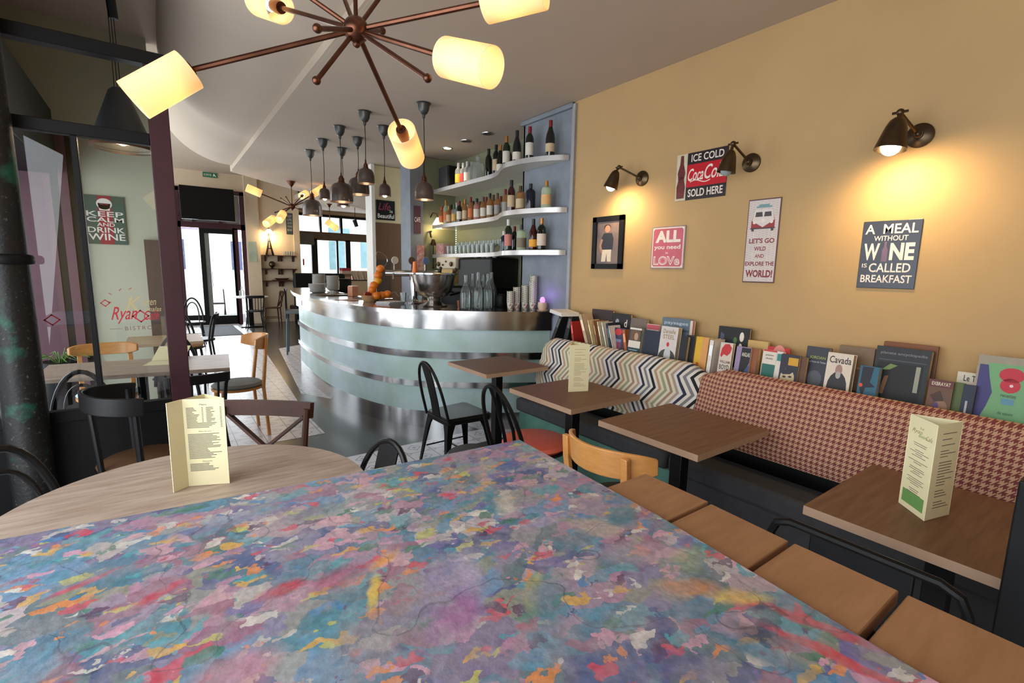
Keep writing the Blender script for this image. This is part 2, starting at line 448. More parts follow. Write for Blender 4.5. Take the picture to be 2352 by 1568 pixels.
# ================================================================ PAINTED PANEL AND PLANK TABLE
def paintmat():
    m, t, n, l, b = nt('abstract_painting')
    b.inputs['Roughness'].default_value = 0.42
    tc = n.new('ShaderNodeTexCoord')

    def warp(scale, amt, seed):
        nz = n.new('ShaderNodeTexNoise'); nz.inputs['Scale'].default_value = scale; nz.inputs['Detail'].default_value = 4
        mp = n.new('ShaderNodeMapping'); mp.inputs['Location'].default_value = (seed, seed * 1.7, 0); l.new(tc.outputs['Object'], mp.inputs[0])
        l.new(mp.outputs[0], nz.inputs['Vector'])
        sb = n.new('ShaderNodeVectorMath'); sb.operation = 'SUBTRACT'; sb.inputs[1].default_value = (.5, .5, .5); l.new(nz.outputs['Color'], sb.inputs[0])
        sc = n.new('ShaderNodeVectorMath'); sc.operation = 'SCALE'; sc.inputs['Scale'].default_value = amt; l.new(sb.outputs[0], sc.inputs[0])
        ad = n.new('ShaderNodeVectorMath'); ad.operation = 'ADD'; l.new(tc.outputs['Object'], ad.inputs[0]); l.new(sc.outputs[0], ad.inputs[1])
        return ad.outputs[0]

    def cells(vec, sc, pal, stretch=(1, 1, 1)):
        mp = n.new('ShaderNodeMapping'); mp.inputs['Scale'].default_value = stretch; l.new(vec, mp.inputs[0])
        v = n.new('ShaderNodeTexVoronoi'); v.inputs['Scale'].default_value = sc; l.new(mp.outputs[0], v.inputs['Vector'])
        sp = n.new('ShaderNodeSeparateXYZ'); l.new(v.outputs['Color'], sp.inputs[0])
        rp = n.new('ShaderNodeValToRGB'); rp.color_ramp.interpolation = 'CONSTANT'
        e = rp.color_ramp.elements
        while len(e) < len(pal): e.new(0.5)
        for i, c in enumerate(pal): e[i].position = i / len(pal); e[i].color = C(*c)
        l.new(sp.outputs[0], rp.inputs[0])
        return rp.outputs[0], sp.outputs[1]

    def mix(a, bb, f):
        x = n.new('ShaderNodeMix'); x.data_type = 'RGBA'
        for k, v in (('A', a), ('B', bb)):
            if isinstance(v, tuple): x.inputs[k].default_value = v
            else: l.new(v, x.inputs[k])
        if isinstance(f, float): x.inputs['Factor'].default_value = f
        else: l.new(f, x.inputs['Factor'])
        return x.outputs['Result']

    def mth(op, a, bb):
        q = n.new('ShaderNodeMath'); q.operation = op; q.use_clamp = op == 'MULTIPLY_ADD'
        for i, v in enumerate((a, bb)):
            if isinstance(v, (int, float)): q.inputs[i].default_value = v
            else: l.new(v, q.inputs[i])
        return q.outputs[0]
    A = [(108, 140, 168), (128, 124, 150), (150, 132, 150), (92, 122, 142), (138, 138, 136), (168, 146, 152), (84, 132, 146), (120, 108, 138),
         (146, 150, 150), (100, 116, 122), (176, 164, 168), (84, 96, 132)]
    B = [(172, 128, 148), (90, 138, 160), (186, 176, 168), (72, 118, 132), (150, 100, 120), (140, 142, 120), (110, 100, 150), (98, 150, 158), (196, 152, 160), (80, 88, 128)]
    D = [(196, 70, 86), (206, 160, 70), (66, 126, 170), (206, 150, 168), (70, 120, 100), (208, 202, 190), (90, 60, 90), (186, 180, 90), (214, 132, 66), (72, 150, 160)]
    c1, k1 = cells(warp(11, 0.16, 1), 10, A, (0.8, 1.2, 1))
    c2, k2 = cells(warp(20, 0.1, 4), 22, B, (0.7, 1.3, 1))
    c3, k3 = cells(warp(34, 0.06, 7), 44, D, (0.65, 1.4, 1))
    f2 = mth('MULTIPLY', mth('GREATER_THAN', k2, 0.5), 0.8)
    f3 = mth('MULTIPLY', mth('GREATER_THAN', k3, 0.80), 0.8)
    col = mix(mix(c1, c2, f2), c3, f3)
    # big painted forms, outlines and strokes
    w = warp(12, 0.05, 11)
    sp = n.new('ShaderNodeSeparateXYZ'); l.new(w, sp.inputs[0])

    def blob(cx, cy, rx, ry, ang, c, soft=0.15, f=0.85):
        nonlocal col
        mp = n.new('ShaderNodeMapping'); mp.vector_type = 'TEXTURE'
        mp.inputs['Location'].default_value = (cx, cy, 0); mp.inputs['Rotation'].default_value = (0, 0, R(ang)); mp.inputs['Scale'].default_value = (rx, ry, 1)
        l.new(w, mp.inputs[0])
        q = n.new('ShaderNodeSeparateXYZ'); l.new(mp.outputs[0], q.inputs[0])
        cb = n.new('ShaderNodeCombineXYZ'); l.new(q.outputs[0], cb.inputs[0]); l.new(q.outputs[1], cb.inputs[1])
        ln = n.new('ShaderNodeVectorMath'); ln.operation = 'LENGTH'; l.new(cb.outputs[0], ln.inputs[0])
        mr = n.new('ShaderNodeMapRange'); mr.inputs['From Min'].default_value = 1 + soft; mr.inputs['From Max'].default_value = 1 - soft; mr.inputs['To Max'].default_value = f
        l.new(ln.outputs['Value'], mr.inputs['Value'])
        col = mix(col, C(*c), mr.outputs['Result'])
    for q in BLOBS: blob(*q)
    # thin dark contour lines
    nz = n.new('ShaderNodeTexNoise'); nz.inputs['Scale'].default_value = 3.2; nz.inputs['Detail'].default_value = 2; l.new(w, nz.inputs['Vector'])
    ln = mth('LESS_THAN', mth('ABSOLUTE', mth('SUBTRACT', nz.outputs['Fac'], 0.5), 0), 0.0022)
    col = mix(col, C(62, 62, 74), mth('MULTIPLY', ln, 0.5))
    hz = n.new('ShaderNodeTexNoise'); hz.inputs['Scale'].default_value = 24; hz.inputs['Detail'].default_value = 5; l.new(w, hz.inputs['Vector'])
    hr = n.new('ShaderNodeMapRange'); hr.inputs['From Min'].default_value = 0.42; hr.inputs['From Max'].default_value = 0.68; hr.inputs['To Max'].default_value = 0.55; l.new(hz.outputs['Fac'], hr.inputs['Value'])
    col = mix(col, C(146, 140, 146), hr.outputs['Result'])
    gr = n.new('ShaderNodeTexNoise'); gr.inputs['Scale'].default_value = 70; gr.inputs['Detail'].default_value = 6; l.new(tc.outputs['Object'], gr.inputs['Vector'])
    mr = n.new('ShaderNodeMapRange'); mr.inputs['From Min'].default_value = 0.3; mr.inputs['From Max'].default_value = 0.7; mr.inputs['To Min'].default_value = 0.78; mr.inputs['To Max'].default_value = 1.16
    l.new(gr.outputs['Fac'], mr.inputs['Value'])
    mu = n.new('ShaderNodeMix'); mu.data_type = 'RGBA'; mu.blend_type = 'MULTIPLY'; mu.inputs['Factor'].default_value = 1
    l.new(col, mu.inputs['A']); l.new(mr.outputs['Result'], mu.inputs['B'])
    l.new(mu.outputs['Result'], b.inputs['Base Color'])
    bp = n.new('ShaderNodeBump'); bp.inputs['Strength'].default_value = 0.35; bp.inputs['Distance'].default_value = 0.004
    l.new(gr.outputs['Fac'], bp.inputs['Height']); l.new(bp.outputs[0], b.inputs['Normal'])
    return m


PZ = 0.95
BLOBS = [
    # centre x, y, half axes, turn, colour
    (0.36, 0.66, 0.10, 0.055, 62, (142, 124, 162), .3, .75), (0.345, 0.60, 0.05, 0.03, 40, (150, 98, 140), .4, .8), (0.42, 0.70, 0.06, 0.02, 60, (176, 164, 186), .5, .6),
    (0.24, 0.64, 0.10, 0.05, 20, (136, 134, 132), .4, .6),
    (0.475, 0.575, 0.055, 0.014, 50, (176, 160, 60), .3, .85), (0.475, 0.545, 0.08, 0.03, 45, (84, 124, 134), .4, .7),
    (0.255, 0.73, 0.035, 0.011, 62, (206, 178, 70), .3, .85), (0.30, 0.80, 0.035, 0.013, 38, (220, 150, 60), .4, .85),
    (0.13, 0.82, 0.035, 0.018, 8, (176, 62, 74), .35, .9), (-0.04, 0.92, 0.04, 0.012, 28, (186, 68, 84), .3, .85), (-0.14, 1.02, 0.05, 0.01, 22, (190, 72, 90), .3, .75),
    (-0.06, 0.70, 0.045, 0.016, 34, (188, 72, 90), .3, .85), (-0.16, 0.76, 0.03, 0.01, 20, (180, 66, 80), .3, .8), (0.04, 0.67, 0.05, 0.04, 20, (186, 124, 136), .4, .75),
    (0.22, 0.80, 0.05, 0.03, 0, (150, 76, 100), .4, .7), (0.05, 0.5, 0.05, 0.03, 20, (96, 44, 74), .4, .6),
    (0.72, 0.66, 0.05, 0.03, -38, (176, 160, 148), .3, .85), (0.64, 0.74, 0.06, 0.02, -5, (170, 146, 170), .4, .7), (0.72, 0.55, 0.09, 0.04, -30, (170, 148, 160), .4, .6),
    (0.70, 0.43, 0.05, 0.022, -22, (192, 130, 82), .4, .8), (0.75, 0.37, 0.045, 0.02, -40, (206, 174, 96), .4, .75), (0.78, 0.48, 0.05, 0.03, 10, (160, 168, 110), .4, .5),
    (0.745, 0.215, 0.10, 0.011, -78, (196, 70, 80), .25, .92), (0.79, 0.26, 0.08, 0.012, -70, (190, 70, 82), .25, .85), (0.70, 0.30, 0.05, 0.02, -68, (66, 74, 84), .35, .7),
    (0.66, 0.29, 0.07, 0.02, -70, (58, 112, 136), .35, .75), (0.80, 0.66, 0.045, 0.03, 20, (58, 120, 130), .35, .8), (0.86, 0.72, 0.04, 0.03, 0, (76, 112, 150), .4, .7),
    (0.62, 0.86, 0.05, 0.02, 50, (206, 196, 176), .4, .7), (0.52, 1.02, 0.035, 0.02, 20, (66, 94, 150), .35, .8), (0.74, 1.02, 0.03, 0.02, 20, (62, 92, 146), .35, .8),
    (0.68, 1.05, 0.10, 0.02, 60, (190, 160, 140), .5, .5), (0.88, 1.10, 0.03, 0.03, 0, (130, 176, 176), .4, .6), (0.10, 1.13, 0.11, 0.03, 6, (96, 128, 164), .5, .6),
    (0.24, 1.06, 0.06, 0.03, 10, (84, 120, 130), .4, .6), (0.55, 0.33, 0.05, 0.03, -30, (96, 92, 132), .4, .7), (0.58, 0.20, 0.06, 0.04, -30, (140, 96, 116), .4, .6),
]
b = MB()
b.prism([(-0.95, -0.22), (0.79, -0.22), (0.815, 0.15), (0.872, 0.62), (0.905, 1.185), (0.22, 1.232), (-0.29, 1.29), (-0.95, 1.36)], 0, 0.014)
o = b.build('painted_panel', paintmat(), loc=(0, 0, PZ - 0.001), bevel=0.003, smooth=0)
tag(o, 'big multicoloured abstract painted panel lying flat across the near table', 'painting')

t = thing('plank_table', 'near table of short pale boards with dark gaps, mostly under the painted panel', 'table', (0.3, 0.4, 0))
ys = [0.805, 0.61, 0.60, 0.412, 0.402, 0.222, 0.21, 0.02, 0.01, -0.18]
xs = [(1.06, 1.055), (1.05, 1.035), (1.037, 1.03), (1.03, 1.025), (1.02, 1.02)]
for i in range(5):
    y1, y0 = ys[2 * i], ys[2 * i + 1]
    b = MB(); b.prism([(-0.75, y0 - 0.4), (xs[i][1] - 0.3, y0 - 0.4), (xs[i][0] - 0.3, y1 - 0.4), (-0.75, y1 - 0.4)], PZ - 0.03, PZ - 0.0015)
    b.build('tabletop_board', M_plank, t, bevel=0.003)
b = MB(); b.box(-0.7, 0.62, -0.5, 0.36, PZ - 0.075, PZ - 0.03); b.build('underframe', M_blkp, t)
for x, y in ((-0.66, -0.46), (0.57, -0.46), (0.57, 0.32), (-0.66, 0.32)):
    b = MB(); b.box(x - .025, x + .025, y - .025, y + .025, 0, PZ - 0.075); b.build('leg', M_blkp, t)

# ================================================================ TABLES
def pedestal(t, top=0.72, col=0.033, foot=0.21, n=4):
    b = MB(); b.box(-col, col, -col, col, 0.03, top); b.build('post', M_black, t, bevel=.003)
    b = MB(); b.box(-foot, foot, -foot, foot, 0, 0.03); b.build('base_plate', M_black, t, bevel=.006)
    b = MB(); b.box(-.14, .14, -.03, .03, top - .012, top); b.box(-.03, .03, -.14, .14, top - .012, top); b.build('bracket', M_black, t)


def square_table(loc, label, sx=0.59, sy=0.58, rz=0.0):
    t = thing('bistro_table', label, 'table', loc, rz, 'square wooden bistro tables by the banquette')
    b = MB(); b.box(-sx / 2, sx / 2, -sy / 2, sy / 2, 0.72, 0.75); b.m = [0, 0, 1, 1, 1, 1]; b.build('tabletop', [M_wood_t, M_edge], t, smooth=0)
    pedestal(t)
    return t


square_table((2.17, 3.16, 0), 'square wooden bistro table nearest the curved bar, nothing on it')
square_table((2.075, 2.165, 0), 'square wooden bistro table beside the chevron banquette, single folded menu on it', sx=.58)
square_table((2.075, 1.375, 0), 'bare square wooden bistro table where chevron and houndstooth banquettes meet', sx=.60, sy=.57)
square_table((1.985, 0.335, 0), 'square wooden bistro table by the houndstooth banquette, green and cream menu on it', sx=.62, sy=.60)

t = thing('round_table', 'round pale wooden table with a cream triangular menu on it', 'table', (0.045, 1.745, 0))
b = MB(); b.lathe([(0, .722), (.525, .722), (.53, .736), (.525, .75), (0, .75)], 72); b.build('tabletop', M_wood_r, t)
pedestal(t, foot=.24)


def tri_menu(name, label, loc, rz, w, h, faces, sides=3, depth=None):
    """folded card standing as a triangular prism; faces = list of drawing functions (mb dict, frame) per side"""
    t = thing(name, label, 'menu', loc, rz)
    a = w; hh = depth or a * 0.866
    P = [(-a / 2, -hh / 3), (a / 2, -hh / 3), (0, 2 * hh / 3)]
    b = MB()
    for i in range(3):
        p, q = Vector(P[i]), Vector(P[(i + 1) % 3]); d = (q - p); nrm = Vector((d.y, -d.x)).normalized() * 0.0012
        b.prism([tuple(p), tuple(q), tuple(q - nrm), tuple(p - nrm)], 0, h)
    b.build('card', M_paper, t, smooth=0)
    ink = {}
    for i, fn in enumerate(faces):
        if not fn: continue
        p, q = Vector(P[i]), Vector(P[(i + 1) % 3]); d = (q - p).normalized(); nr = Vector((d.y, -d.x))
        F = Matrix(((d.x, 0, nr.x, p.x), (d.y, 0, nr.y, p.y), (0, 1, 0, 0), (0, 0, 0, 1)))
        fn(ink, F, (Vector(P[(i + 1) % 3]) - Vector(P[i])).length, h)
    for k, (mb, mat) in ink.items(): mb.build(k, mat, t, smooth=0)
    return t


def ink_of(ink, key, mat):
    if key not in ink: ink[key] = (MB(), mat)
    return ink[key][0]


M_tan_ink = pm('tan_ink', C(150, 128, 84), .7, var=0)
M_grn_ink = pm('green_ink', C(104, 150, 80), .7, var=0.05)


def menu_lines(ink, F, w, h, seed=1, top=.93, cols=True, mat=None):
    mb = ink_of(ink, 'menu_text', mat or M_ink); rnd = random.Random(seed)
    def ln(x0, x1, y, tk=.0009): mb.box(x0 * w, x1 * w, y * h - tk, y * h + tk, .0004, .0008, F)
    put_text(mb, 'Menu', w * .42, w * .58, h * (top - .004), h * (top + .014), .0004, M=F)
    y = top - .03
    for i in range(11):
        if cols:
            ln(.10, .10 + rnd.uniform(.14, .3), y); ln(.56, .56 + rnd.uniform(.1, .22), y); ln(.46, .49, y); ln(.88, .92, y)
        y -= .016
    for i in range(4): ln(.10, rnd.uniform(.6, .85), y); ln(.88, .92, y); y -= .016
    y -= .04; put_text(mb, 'Plats du jour', w * .36, w * .66, h * y, h * (y + .016), .0004, M=F); y -= .02
    for i in range(19): ln(.10, rnd.uniform(.5, .88), y); y -= .0155
    y -= .03; put_text(mb, 'Desserts', w * .40, w * .62, h * y, h * (y + .015), .0004, M=F); y -= .02
    for i in range(6): ln(.10, rnd.uniform(.4, .8), y); y -= .0155


def m_round_a(ink, F, w, h): menu_lines(ink, F, w, h, 3)
def m_round_b(ink, F, w, h):
    mb = ink_of(ink, 'price_columns', M_ink); rnd = random.Random(5)
    for y in [x / 100 for x in range(6, 95, 2)]:
        if int(y * 100) % 20 in (0, 2): continue
        mb.box(w * .25, w * rnd.uniform(.6, .8), h * y - .0016, h * y + .0016, .0004, .0012, F)


t = thing('menu_card', 'cream folded menu card standing on the round pale table', 'menu', (0.07, 1.87, 0.751))
foot = [(-.08, .0), (-.04, .03), (.08, -.02), (.03, .075)]
b = MB(); H1 = .305
for p, q in ((0, 1), (1, 2), (2, 3), (3, 0)):
    P0, P1 = Vector(foot[p]), Vector(foot[q]); d = (P1 - P0).normalized(); nn = Vector((d.y, -d.x)) * .0012
    b.prism([tuple(P0), tuple(P1), tuple(P1 - nn), tuple(P0 - nn)], 0, H1)
b.build('card', M_paper, t, smooth=0)
ink = {}
for (p, q), fn in (((1, 2), m_round_a), ((0, 1), m_round_b)):
    P0, P1 = Vector(foot[p]), Vector(foot[q]); d = (P1 - P0).normalized(); nr = Vector((d.y, -d.x))
    fn(ink, Matrix(((d.x, 0, nr.x, P0.x), (d.y, 0, nr.y, P0.y), (0, 1, 0, 0), (0, 0, 0, 1))), (P1 - P0).length, H1)
for k, (mb, mat) in ink.items(): mb.build(k, mat, t, smooth=0)



def m_t2(ink, F, w, h):
    mb = ink_of(ink, 'menu_text', pm('pale_brown_ink', C(150, 130, 92), .7, var=0)); rnd = random.Random(8)
    for y in [x / 100 for x in range(12, 92, 3)]:
        if rnd.random() < .75: mb.box(w * .25, w * rnd.uniform(.5, .88), h * y - .0009, h * y + .0009, .0004, .0008, F)
def m_t4(ink, F, w, h):
    mb = ink_of(ink, 'menu_title', M_tan_ink); g = ink_of(ink, 'green_box', M_grn_ink); k = ink_of(ink, 'menu_text', M_ink); rnd = random.Random(9)
    put_text(mb, 'Le', w * .42, w * .56, h * .885, h * .91, .0004, shear=.3, M=F)
    put_text(mb, 'Ryan', w * .14, w * .52, h * .82, h * .875, .0004, shear=.4, M=F); put_text(ink_of(ink, 'green_lettering', M_grn_ink), 'Bistro', w * .40, w * .72, h * .80, h * .835, .0004, shear=.3, M=F)
    put_text(mb, 'Cafe', w * .66, w * .9, h * .80, h * .845, .0004, shear=.4, M=F)
    y = .73
    for gp in (2, 4, 2, 4, 4, 3):
        for i in range(gp): q = rnd.uniform(.12, .38); k.box(w * (.5 - q), w * (.5 + q), h * y - .0007, h * y + .0007, .0004, .0008, F); y -= .021
        y -= .03
    g.box(w * .1, w * .9, h * .06, h * .2, .0003, .0006, F)


tri_menu('menu_card', 'plain cream folded menu on the table beside the chevron banquette', (2.115, 2.185, 0.751), R(-22), 0.135, 0.30, [m_t2, None, m_t2])
tri_menu('menu_card', 'triangular menu with green box on the table by the houndstooth banquette', (1.95, 0.39, 0.751), R(-135), 0.127, 0.31, [m_t4, m_t2, None])

# ================================================================ BANQUETTES
def chevmat():
    m, t, n, l, b = nt('chevron_fabric'); b.inputs['Roughness'].default_value = .9
    tc = n.new('ShaderNodeTexCoord'); s = n.new('ShaderNodeSeparateXYZ'); l.new(tc.outputs['Object'], s.inputs[0])

    def mth(op, a, bb=0.0, c=0.0):
        q = n.new('ShaderNodeMath'); q.operation = op
        for i, v in enumerate((a, bb, c)):
            if isinstance(v, (int, float)): q.inputs[i].default_value = v
            else: l.new(v, q.inputs[i])
        return q.outputs[0]
    z = mth('MULTIPLY', s.outputs[2], 1 / .20)
    tri = mth('ABSOLUTE', mth('SUBTRACT', mth('FRACT', mth('ADD', z, 10.13)), .5))
    u = mth('FRACT', mth('MULTIPLY', mth('ADD', mth('MULTIPLY', tri, .145), mth('ADD', s.outputs[1], 10)), 1 / .30))
    rp = n.new('ShaderNodeValToRGB'); rp.color_ramp.interpolation = 'CONSTANT'
    pal = [(24, 24, 30), (204, 200, 192), (118, 116, 120), (204, 196, 182), (40, 44, 64), (200, 196, 190), (160, 140, 122), (204, 192, 168), (150, 122, 98),
           (204, 196, 176), (146, 146, 112), (204, 194, 168), (170, 136, 106), (204, 198, 184)]
    e = rp.color_ramp.elements
    while len(e) < len(pal): e.new(.5)
    for i, c in enumerate(pal): e[i].position = i / len(pal); e[i].color = C(*c)
    l.new(u, rp.inputs[0]); l.new(rp.outputs[0], b.inputs['Base Color'])
    return m


def houndmat():
    m, t, n, l, b = nt('houndstooth_fabric'); b.inputs['Roughness'].default_value = .9
    tc = n.new('ShaderNodeTexCoord'); s = n.new('ShaderNodeSeparateXYZ'); l.new(tc.outputs['Object'], s.inputs[0])

    def mth(op, a, bb=0.0):
        q = n.new('ShaderNodeMath'); q.operation = op
        for i, v in enumerate((a, bb)):
            if isinstance(v, (int, float)): q.inputs[i].default_value = v
            else: l.new(v, q.inputs[i])
        return q.outputs[0]
    P = 1 / .024
    yy = mth('MULTIPLY', mth('ADD', s.outputs[1], 20), P); zz = mth('MULTIPLY', mth('ADD', s.outputs[2], 20), P)
    a = mth('LESS_THAN', mth('FRACT', yy), .5); c = mth('LESS_THAN', mth('FRACT', zz), .5)
    d = mth('LESS_THAN', mth('FRACT', mth('MULTIPLY', mth('ADD', yy, zz), 2)), .5)
    same = mth('COMPARE', a, c); same.node.inputs[2].default_value = .1
    f = mth('ADD', mth('MULTIPLY', same, a), mth('MULTIPLY', mth('SUBTRACT', 1, same), d))
    mx = n.new('ShaderNodeMix'); mx.data_type = 'RGBA'; mx.inputs['A'].default_value = C(112, 50, 48); mx.inputs['B'].default_value = C(184, 146, 116); l.new(f, mx.inputs['Factor'])
    l.new(mx.outputs['Result'], b.inputs['Base Color'])
    return m


M_seat = pm('charcoal_fabric_and_base_shade', C(52, 52, 54), .85, var=.15, scale=20)
M_teal = pm('dark_teal_paint', C(74, 116, 102), .6, var=.2, scale=7)


def banquette(name, label, y0, y1, fab, base):
    t = thing(name, label, 'banquette', (2.55, (y0 + y1) / 2, 0), group='upholstered banquettes along the yellow wall'); oy = (y0 + y1) / 2
    prof = [(2.50, .55), (2.485, .60), (2.50, .68), (2.545, .80), (2.58, .90), (2.61, .945), (2.65, .955), (2.70, .94), (2.715, .88), (2.715, .55)]
    n = len(prof); k = 14; b = MB(); vs = []
    for j in range(k + 1):
        f = j / k; y = y0 + (y1 - y0) * f
        e = min(f, 1 - f) * (y1 - y0); sq = 1 - .16 * max(0, 1 - e / .05) ** 2
        for x, z in prof: vs.append((2.715 + (x - 2.715) * sq - 2.55, y - oy, .55 + (z - .55) * (1 - (1 - sq) * .8)))
    fs = [tuple(range(n)), tuple(range(k * n + n - 1, k * n - 1, -1))]
    for j in range(k):
        for i in range(n): fs.append((j * n + i, j * n + (i + 1) % n, (j + 1) * n + (i + 1) % n, (j + 1) * n + i))
    b.add(vs, fs); b.build('back_cushion', fab, t, smooth=50)
    b = MB(); b.box(2.31 - 2.55, 2.54 - 2.55, y0 - oy + .003, y1 - oy - .003, .36, .47); b.build('seat', M_seat, t, bevel=.025, smooth=50)
    b = MB(); b.box(2.36 - 2.55, 2.94 - 2.55, y0 - oy, y1 - oy, 0, .36); b.build('base', base, t, smooth=0)
    b = MB(); b.box(2.66 - 2.55, 2.945 - 2.55, y0 - oy, y1 - oy, .36, .885); b.build('ledge', M_blkp, t, smooth=0)
    return t


banquette('banquette', 'banquette section in zigzag chevron fabric at the bar end', 1.62, 3.10, chevmat(), M_teal)
banquette('banquette', 'banquette section in red and beige houndstooth fabric', -0.35, 1.615, houndmat(), M_seat)  # base: shade towards this end put into the colour, charcoal instead of teal
b = MB(); b.box(1.55, 1.60, -.20, .155, 0, 1.05)
o = b.build('end_screen', M_blkp, smooth=0, bevel=.004); o.location = (0, 0, 0)
tag(o, 'black upright end screen in shadow beside the table with the green menu', 'screen')

# ================================================================ CHAIRS
def legs4(t, mat, w, d, h, r0=.016, r1=.011, splay=.03):
    for sx in (-1, 1):
        for sy in (-1, 1):
            b = MB(); b.tube([(sx * (d / 2), sy * (w / 2), h), (sx * (d / 2 + splay * .4), sy * (w / 2 + splay * .4), h * .5), (sx * (d / 2 + splay), sy * (w / 2 + splay), 0)], [r0, (r0 + r1) / 2, r1], 8)
            b.build('leg', mat, t)


def arch(h0, h1, w, lean0, lean1, n=14, px=0.0):
    """hoop in the back plane: up one side, over, down the other; x leans from lean0 to lean1"""
    out = []
    for i in range(n + 1):
        a = PI * i / n
        y = -math.cos(a) * w; f = math.sin(a) ** 0.62
        z = h0 + (h1 - h0) * f
        out.append((lean0 + (lean1 - lean0) * f, y, z))
    return out


def tolix(label, loc, rz, group=None):
    t = thing('metal_chair', label, 'chair', loc, rz, group)
    b = MB(); pts = [(.19, -.16), (.19, .16), (.165, .185), (-.15, .16), (-.175, .13), (-.175, -.13), (-.15, -.16), (.165, -.185)]
    b.prism(pts, .435, .45); b.prism([(x * 1.02, y * 1.02) for x, y in pts], .40, .437); b.build('seat', M_black, t, bevel=.006)
    b = MB(); b.tube(arch(.42, .85, .165, -.165, -.27, 18), .011, 8); b.build('back_hoop', M_black, t)
    b = MB(); b.strip([(-.172, 0, .44), (-.19, 0, .55), (-.225, 0, .70), (-.268, 0, .845)], .055, .003, (0, 1, 0)); b.build('back_splat', M_black, t)
    for sx, sy in ((1, 1), (1, -1), (-1, 1), (-1, -1)):
        b = MB(); x0, y0 = sx * .165, sy * .15
        for k in range(2):
            vs = []
            for z, wd, off in ((.42, .07, 0), (.34, .045, .012), (.2, .032, .03), (0, .02, .055)):
                cx, cy = x0 + sx * off, y0 + sy * off
                if k == 0: vs += [(cx, cy, z), (cx - sx * wd, cy, z), (cx - sx * wd, cy - sy * .006, z), (cx - sx * .006, cy - sy * .006, z)]
                else: vs += [(cx, cy, z), (cx, cy - sy * wd, z), (cx - sx * .006, cy - sy * wd, z), (cx - sx * .006, cy - sy * .006, z)]
            fs = [(0, 1, 2, 3), (12, 13, 14, 15)] + [(i * 4 + j, i * 4 + (j + 1) % 4, i * 4 + 4 + (j + 1) % 4, i * 4 + 4 + j) for i in range(3) for j in range(4)]
            b.add(vs, fs)
        b.build('leg', M_black, t, smooth=0)
    b = MB(); b.tube([(.17, .16, .17), (-.17, .16, .17)], .006, 6); b.tube([(.17, -.16, .17), (-.17, -.16, .17)], .006, 6); b.tube([(0, .16, .17), (0, -.16, .17)], .006, 6)
    b.build('stretcher', M_black, t)
    return t


def bentwood(label, loc, rz, seatmat=None, mat=None, group=None, cushion=None):
    mat = mat or M_blackp
    t = thing('bentwood_chair', label, 'chair', loc, rz, group)
    b = MB(); b.lathe([(0, .44), (.19, .44), (.205, .452), (.19, .465), (0, .462)], 28); b.build('seat', seatmat or mat, t)
    if cushion: b = MB(); b.lathe([(0, .465), (.18, .465), (.195, .485), (.17, .505), (0, .51)], 24); b.build('cushion', cushion, t)
    b = MB(); b.tube(arch(.0, .88, .18, -.18, -.26, 20)[2:-2], .014, 8); b.build('back_hoop', mat, t)
    b = MB(); b.tube(arch(.46, .80, .10, -.17, -.25, 16), .010, 8); b.build('inner_hoop', mat, t)
    b = MB(); b.tube([(.17 * math.cos(a), .17 * math.sin(a), .22) for a in [2 * PI * i / 20 for i in range(20)]], .008, 6, True); b.build('leg_ring', mat, t)
    for sy in (-1, 1):
        b = MB(); b.tube([(.13, sy * .13, .45), (.16, sy * .15, .2), (.19, sy * .17, 0)], [.016, .014, .011], 8); b.build('leg', mat, t)
    for sy in (-1, 1):
        b = MB(); b.tube([(-.15, sy * .13, .45), (-.19, sy * .16, .2), (-.22, sy * .18, 0)], [.016, .014, .012], 8); b.build('leg', mat, t)
    return t


def spindle(label, loc, rz, mat=None, cushion=None, nsp=5, group=None, h=.82, stool=False):
    mat = mat or M_blackp
    t = thing('spindle_back_chair', label, 'chair', loc, rz, group); w = .19; z0 = .45
    b = MB(); b.prism(ell(0, 0, .2, .2, 24), z0 - .015, z0 + .015); b.build('seat', mat, t)
    if cushion: b = MB(); b.lathe([(0, .465), (.18, .465), (.2, .485), (.17, .505), (0, .51)], 24); b.build('cushion', cushion, t)
    path = [(-.19 - .10 * math.cos(a) * .45 - .02, w * 1.0 * math.sin(a), h - .03) for a in [R(x) for x in range(-88, 89, 16)]]
    b = MB(); b.strip(path, .032, .009, (-.1, 0, 1)); b.build('top_rail', mat, t)
    for sy in (-1, 1):
        b = MB(); b.tube([(-.14, sy * .16, z0), (-.17, sy * .175, z0 + .2), (-.21, sy * .185, h - .02)], .014, 8); b.build('back_post', mat, t)
    for i in range(nsp):
        y = -.12 + .24 * i / (nsp - 1); b = MB(); b.tube([(-.16, y, z0), (-.215, y, h - .05)], .008, 6); b.build('spindle', mat, t)
    legs4(t, mat, .28, .28, z0, splay=.05)
    return t


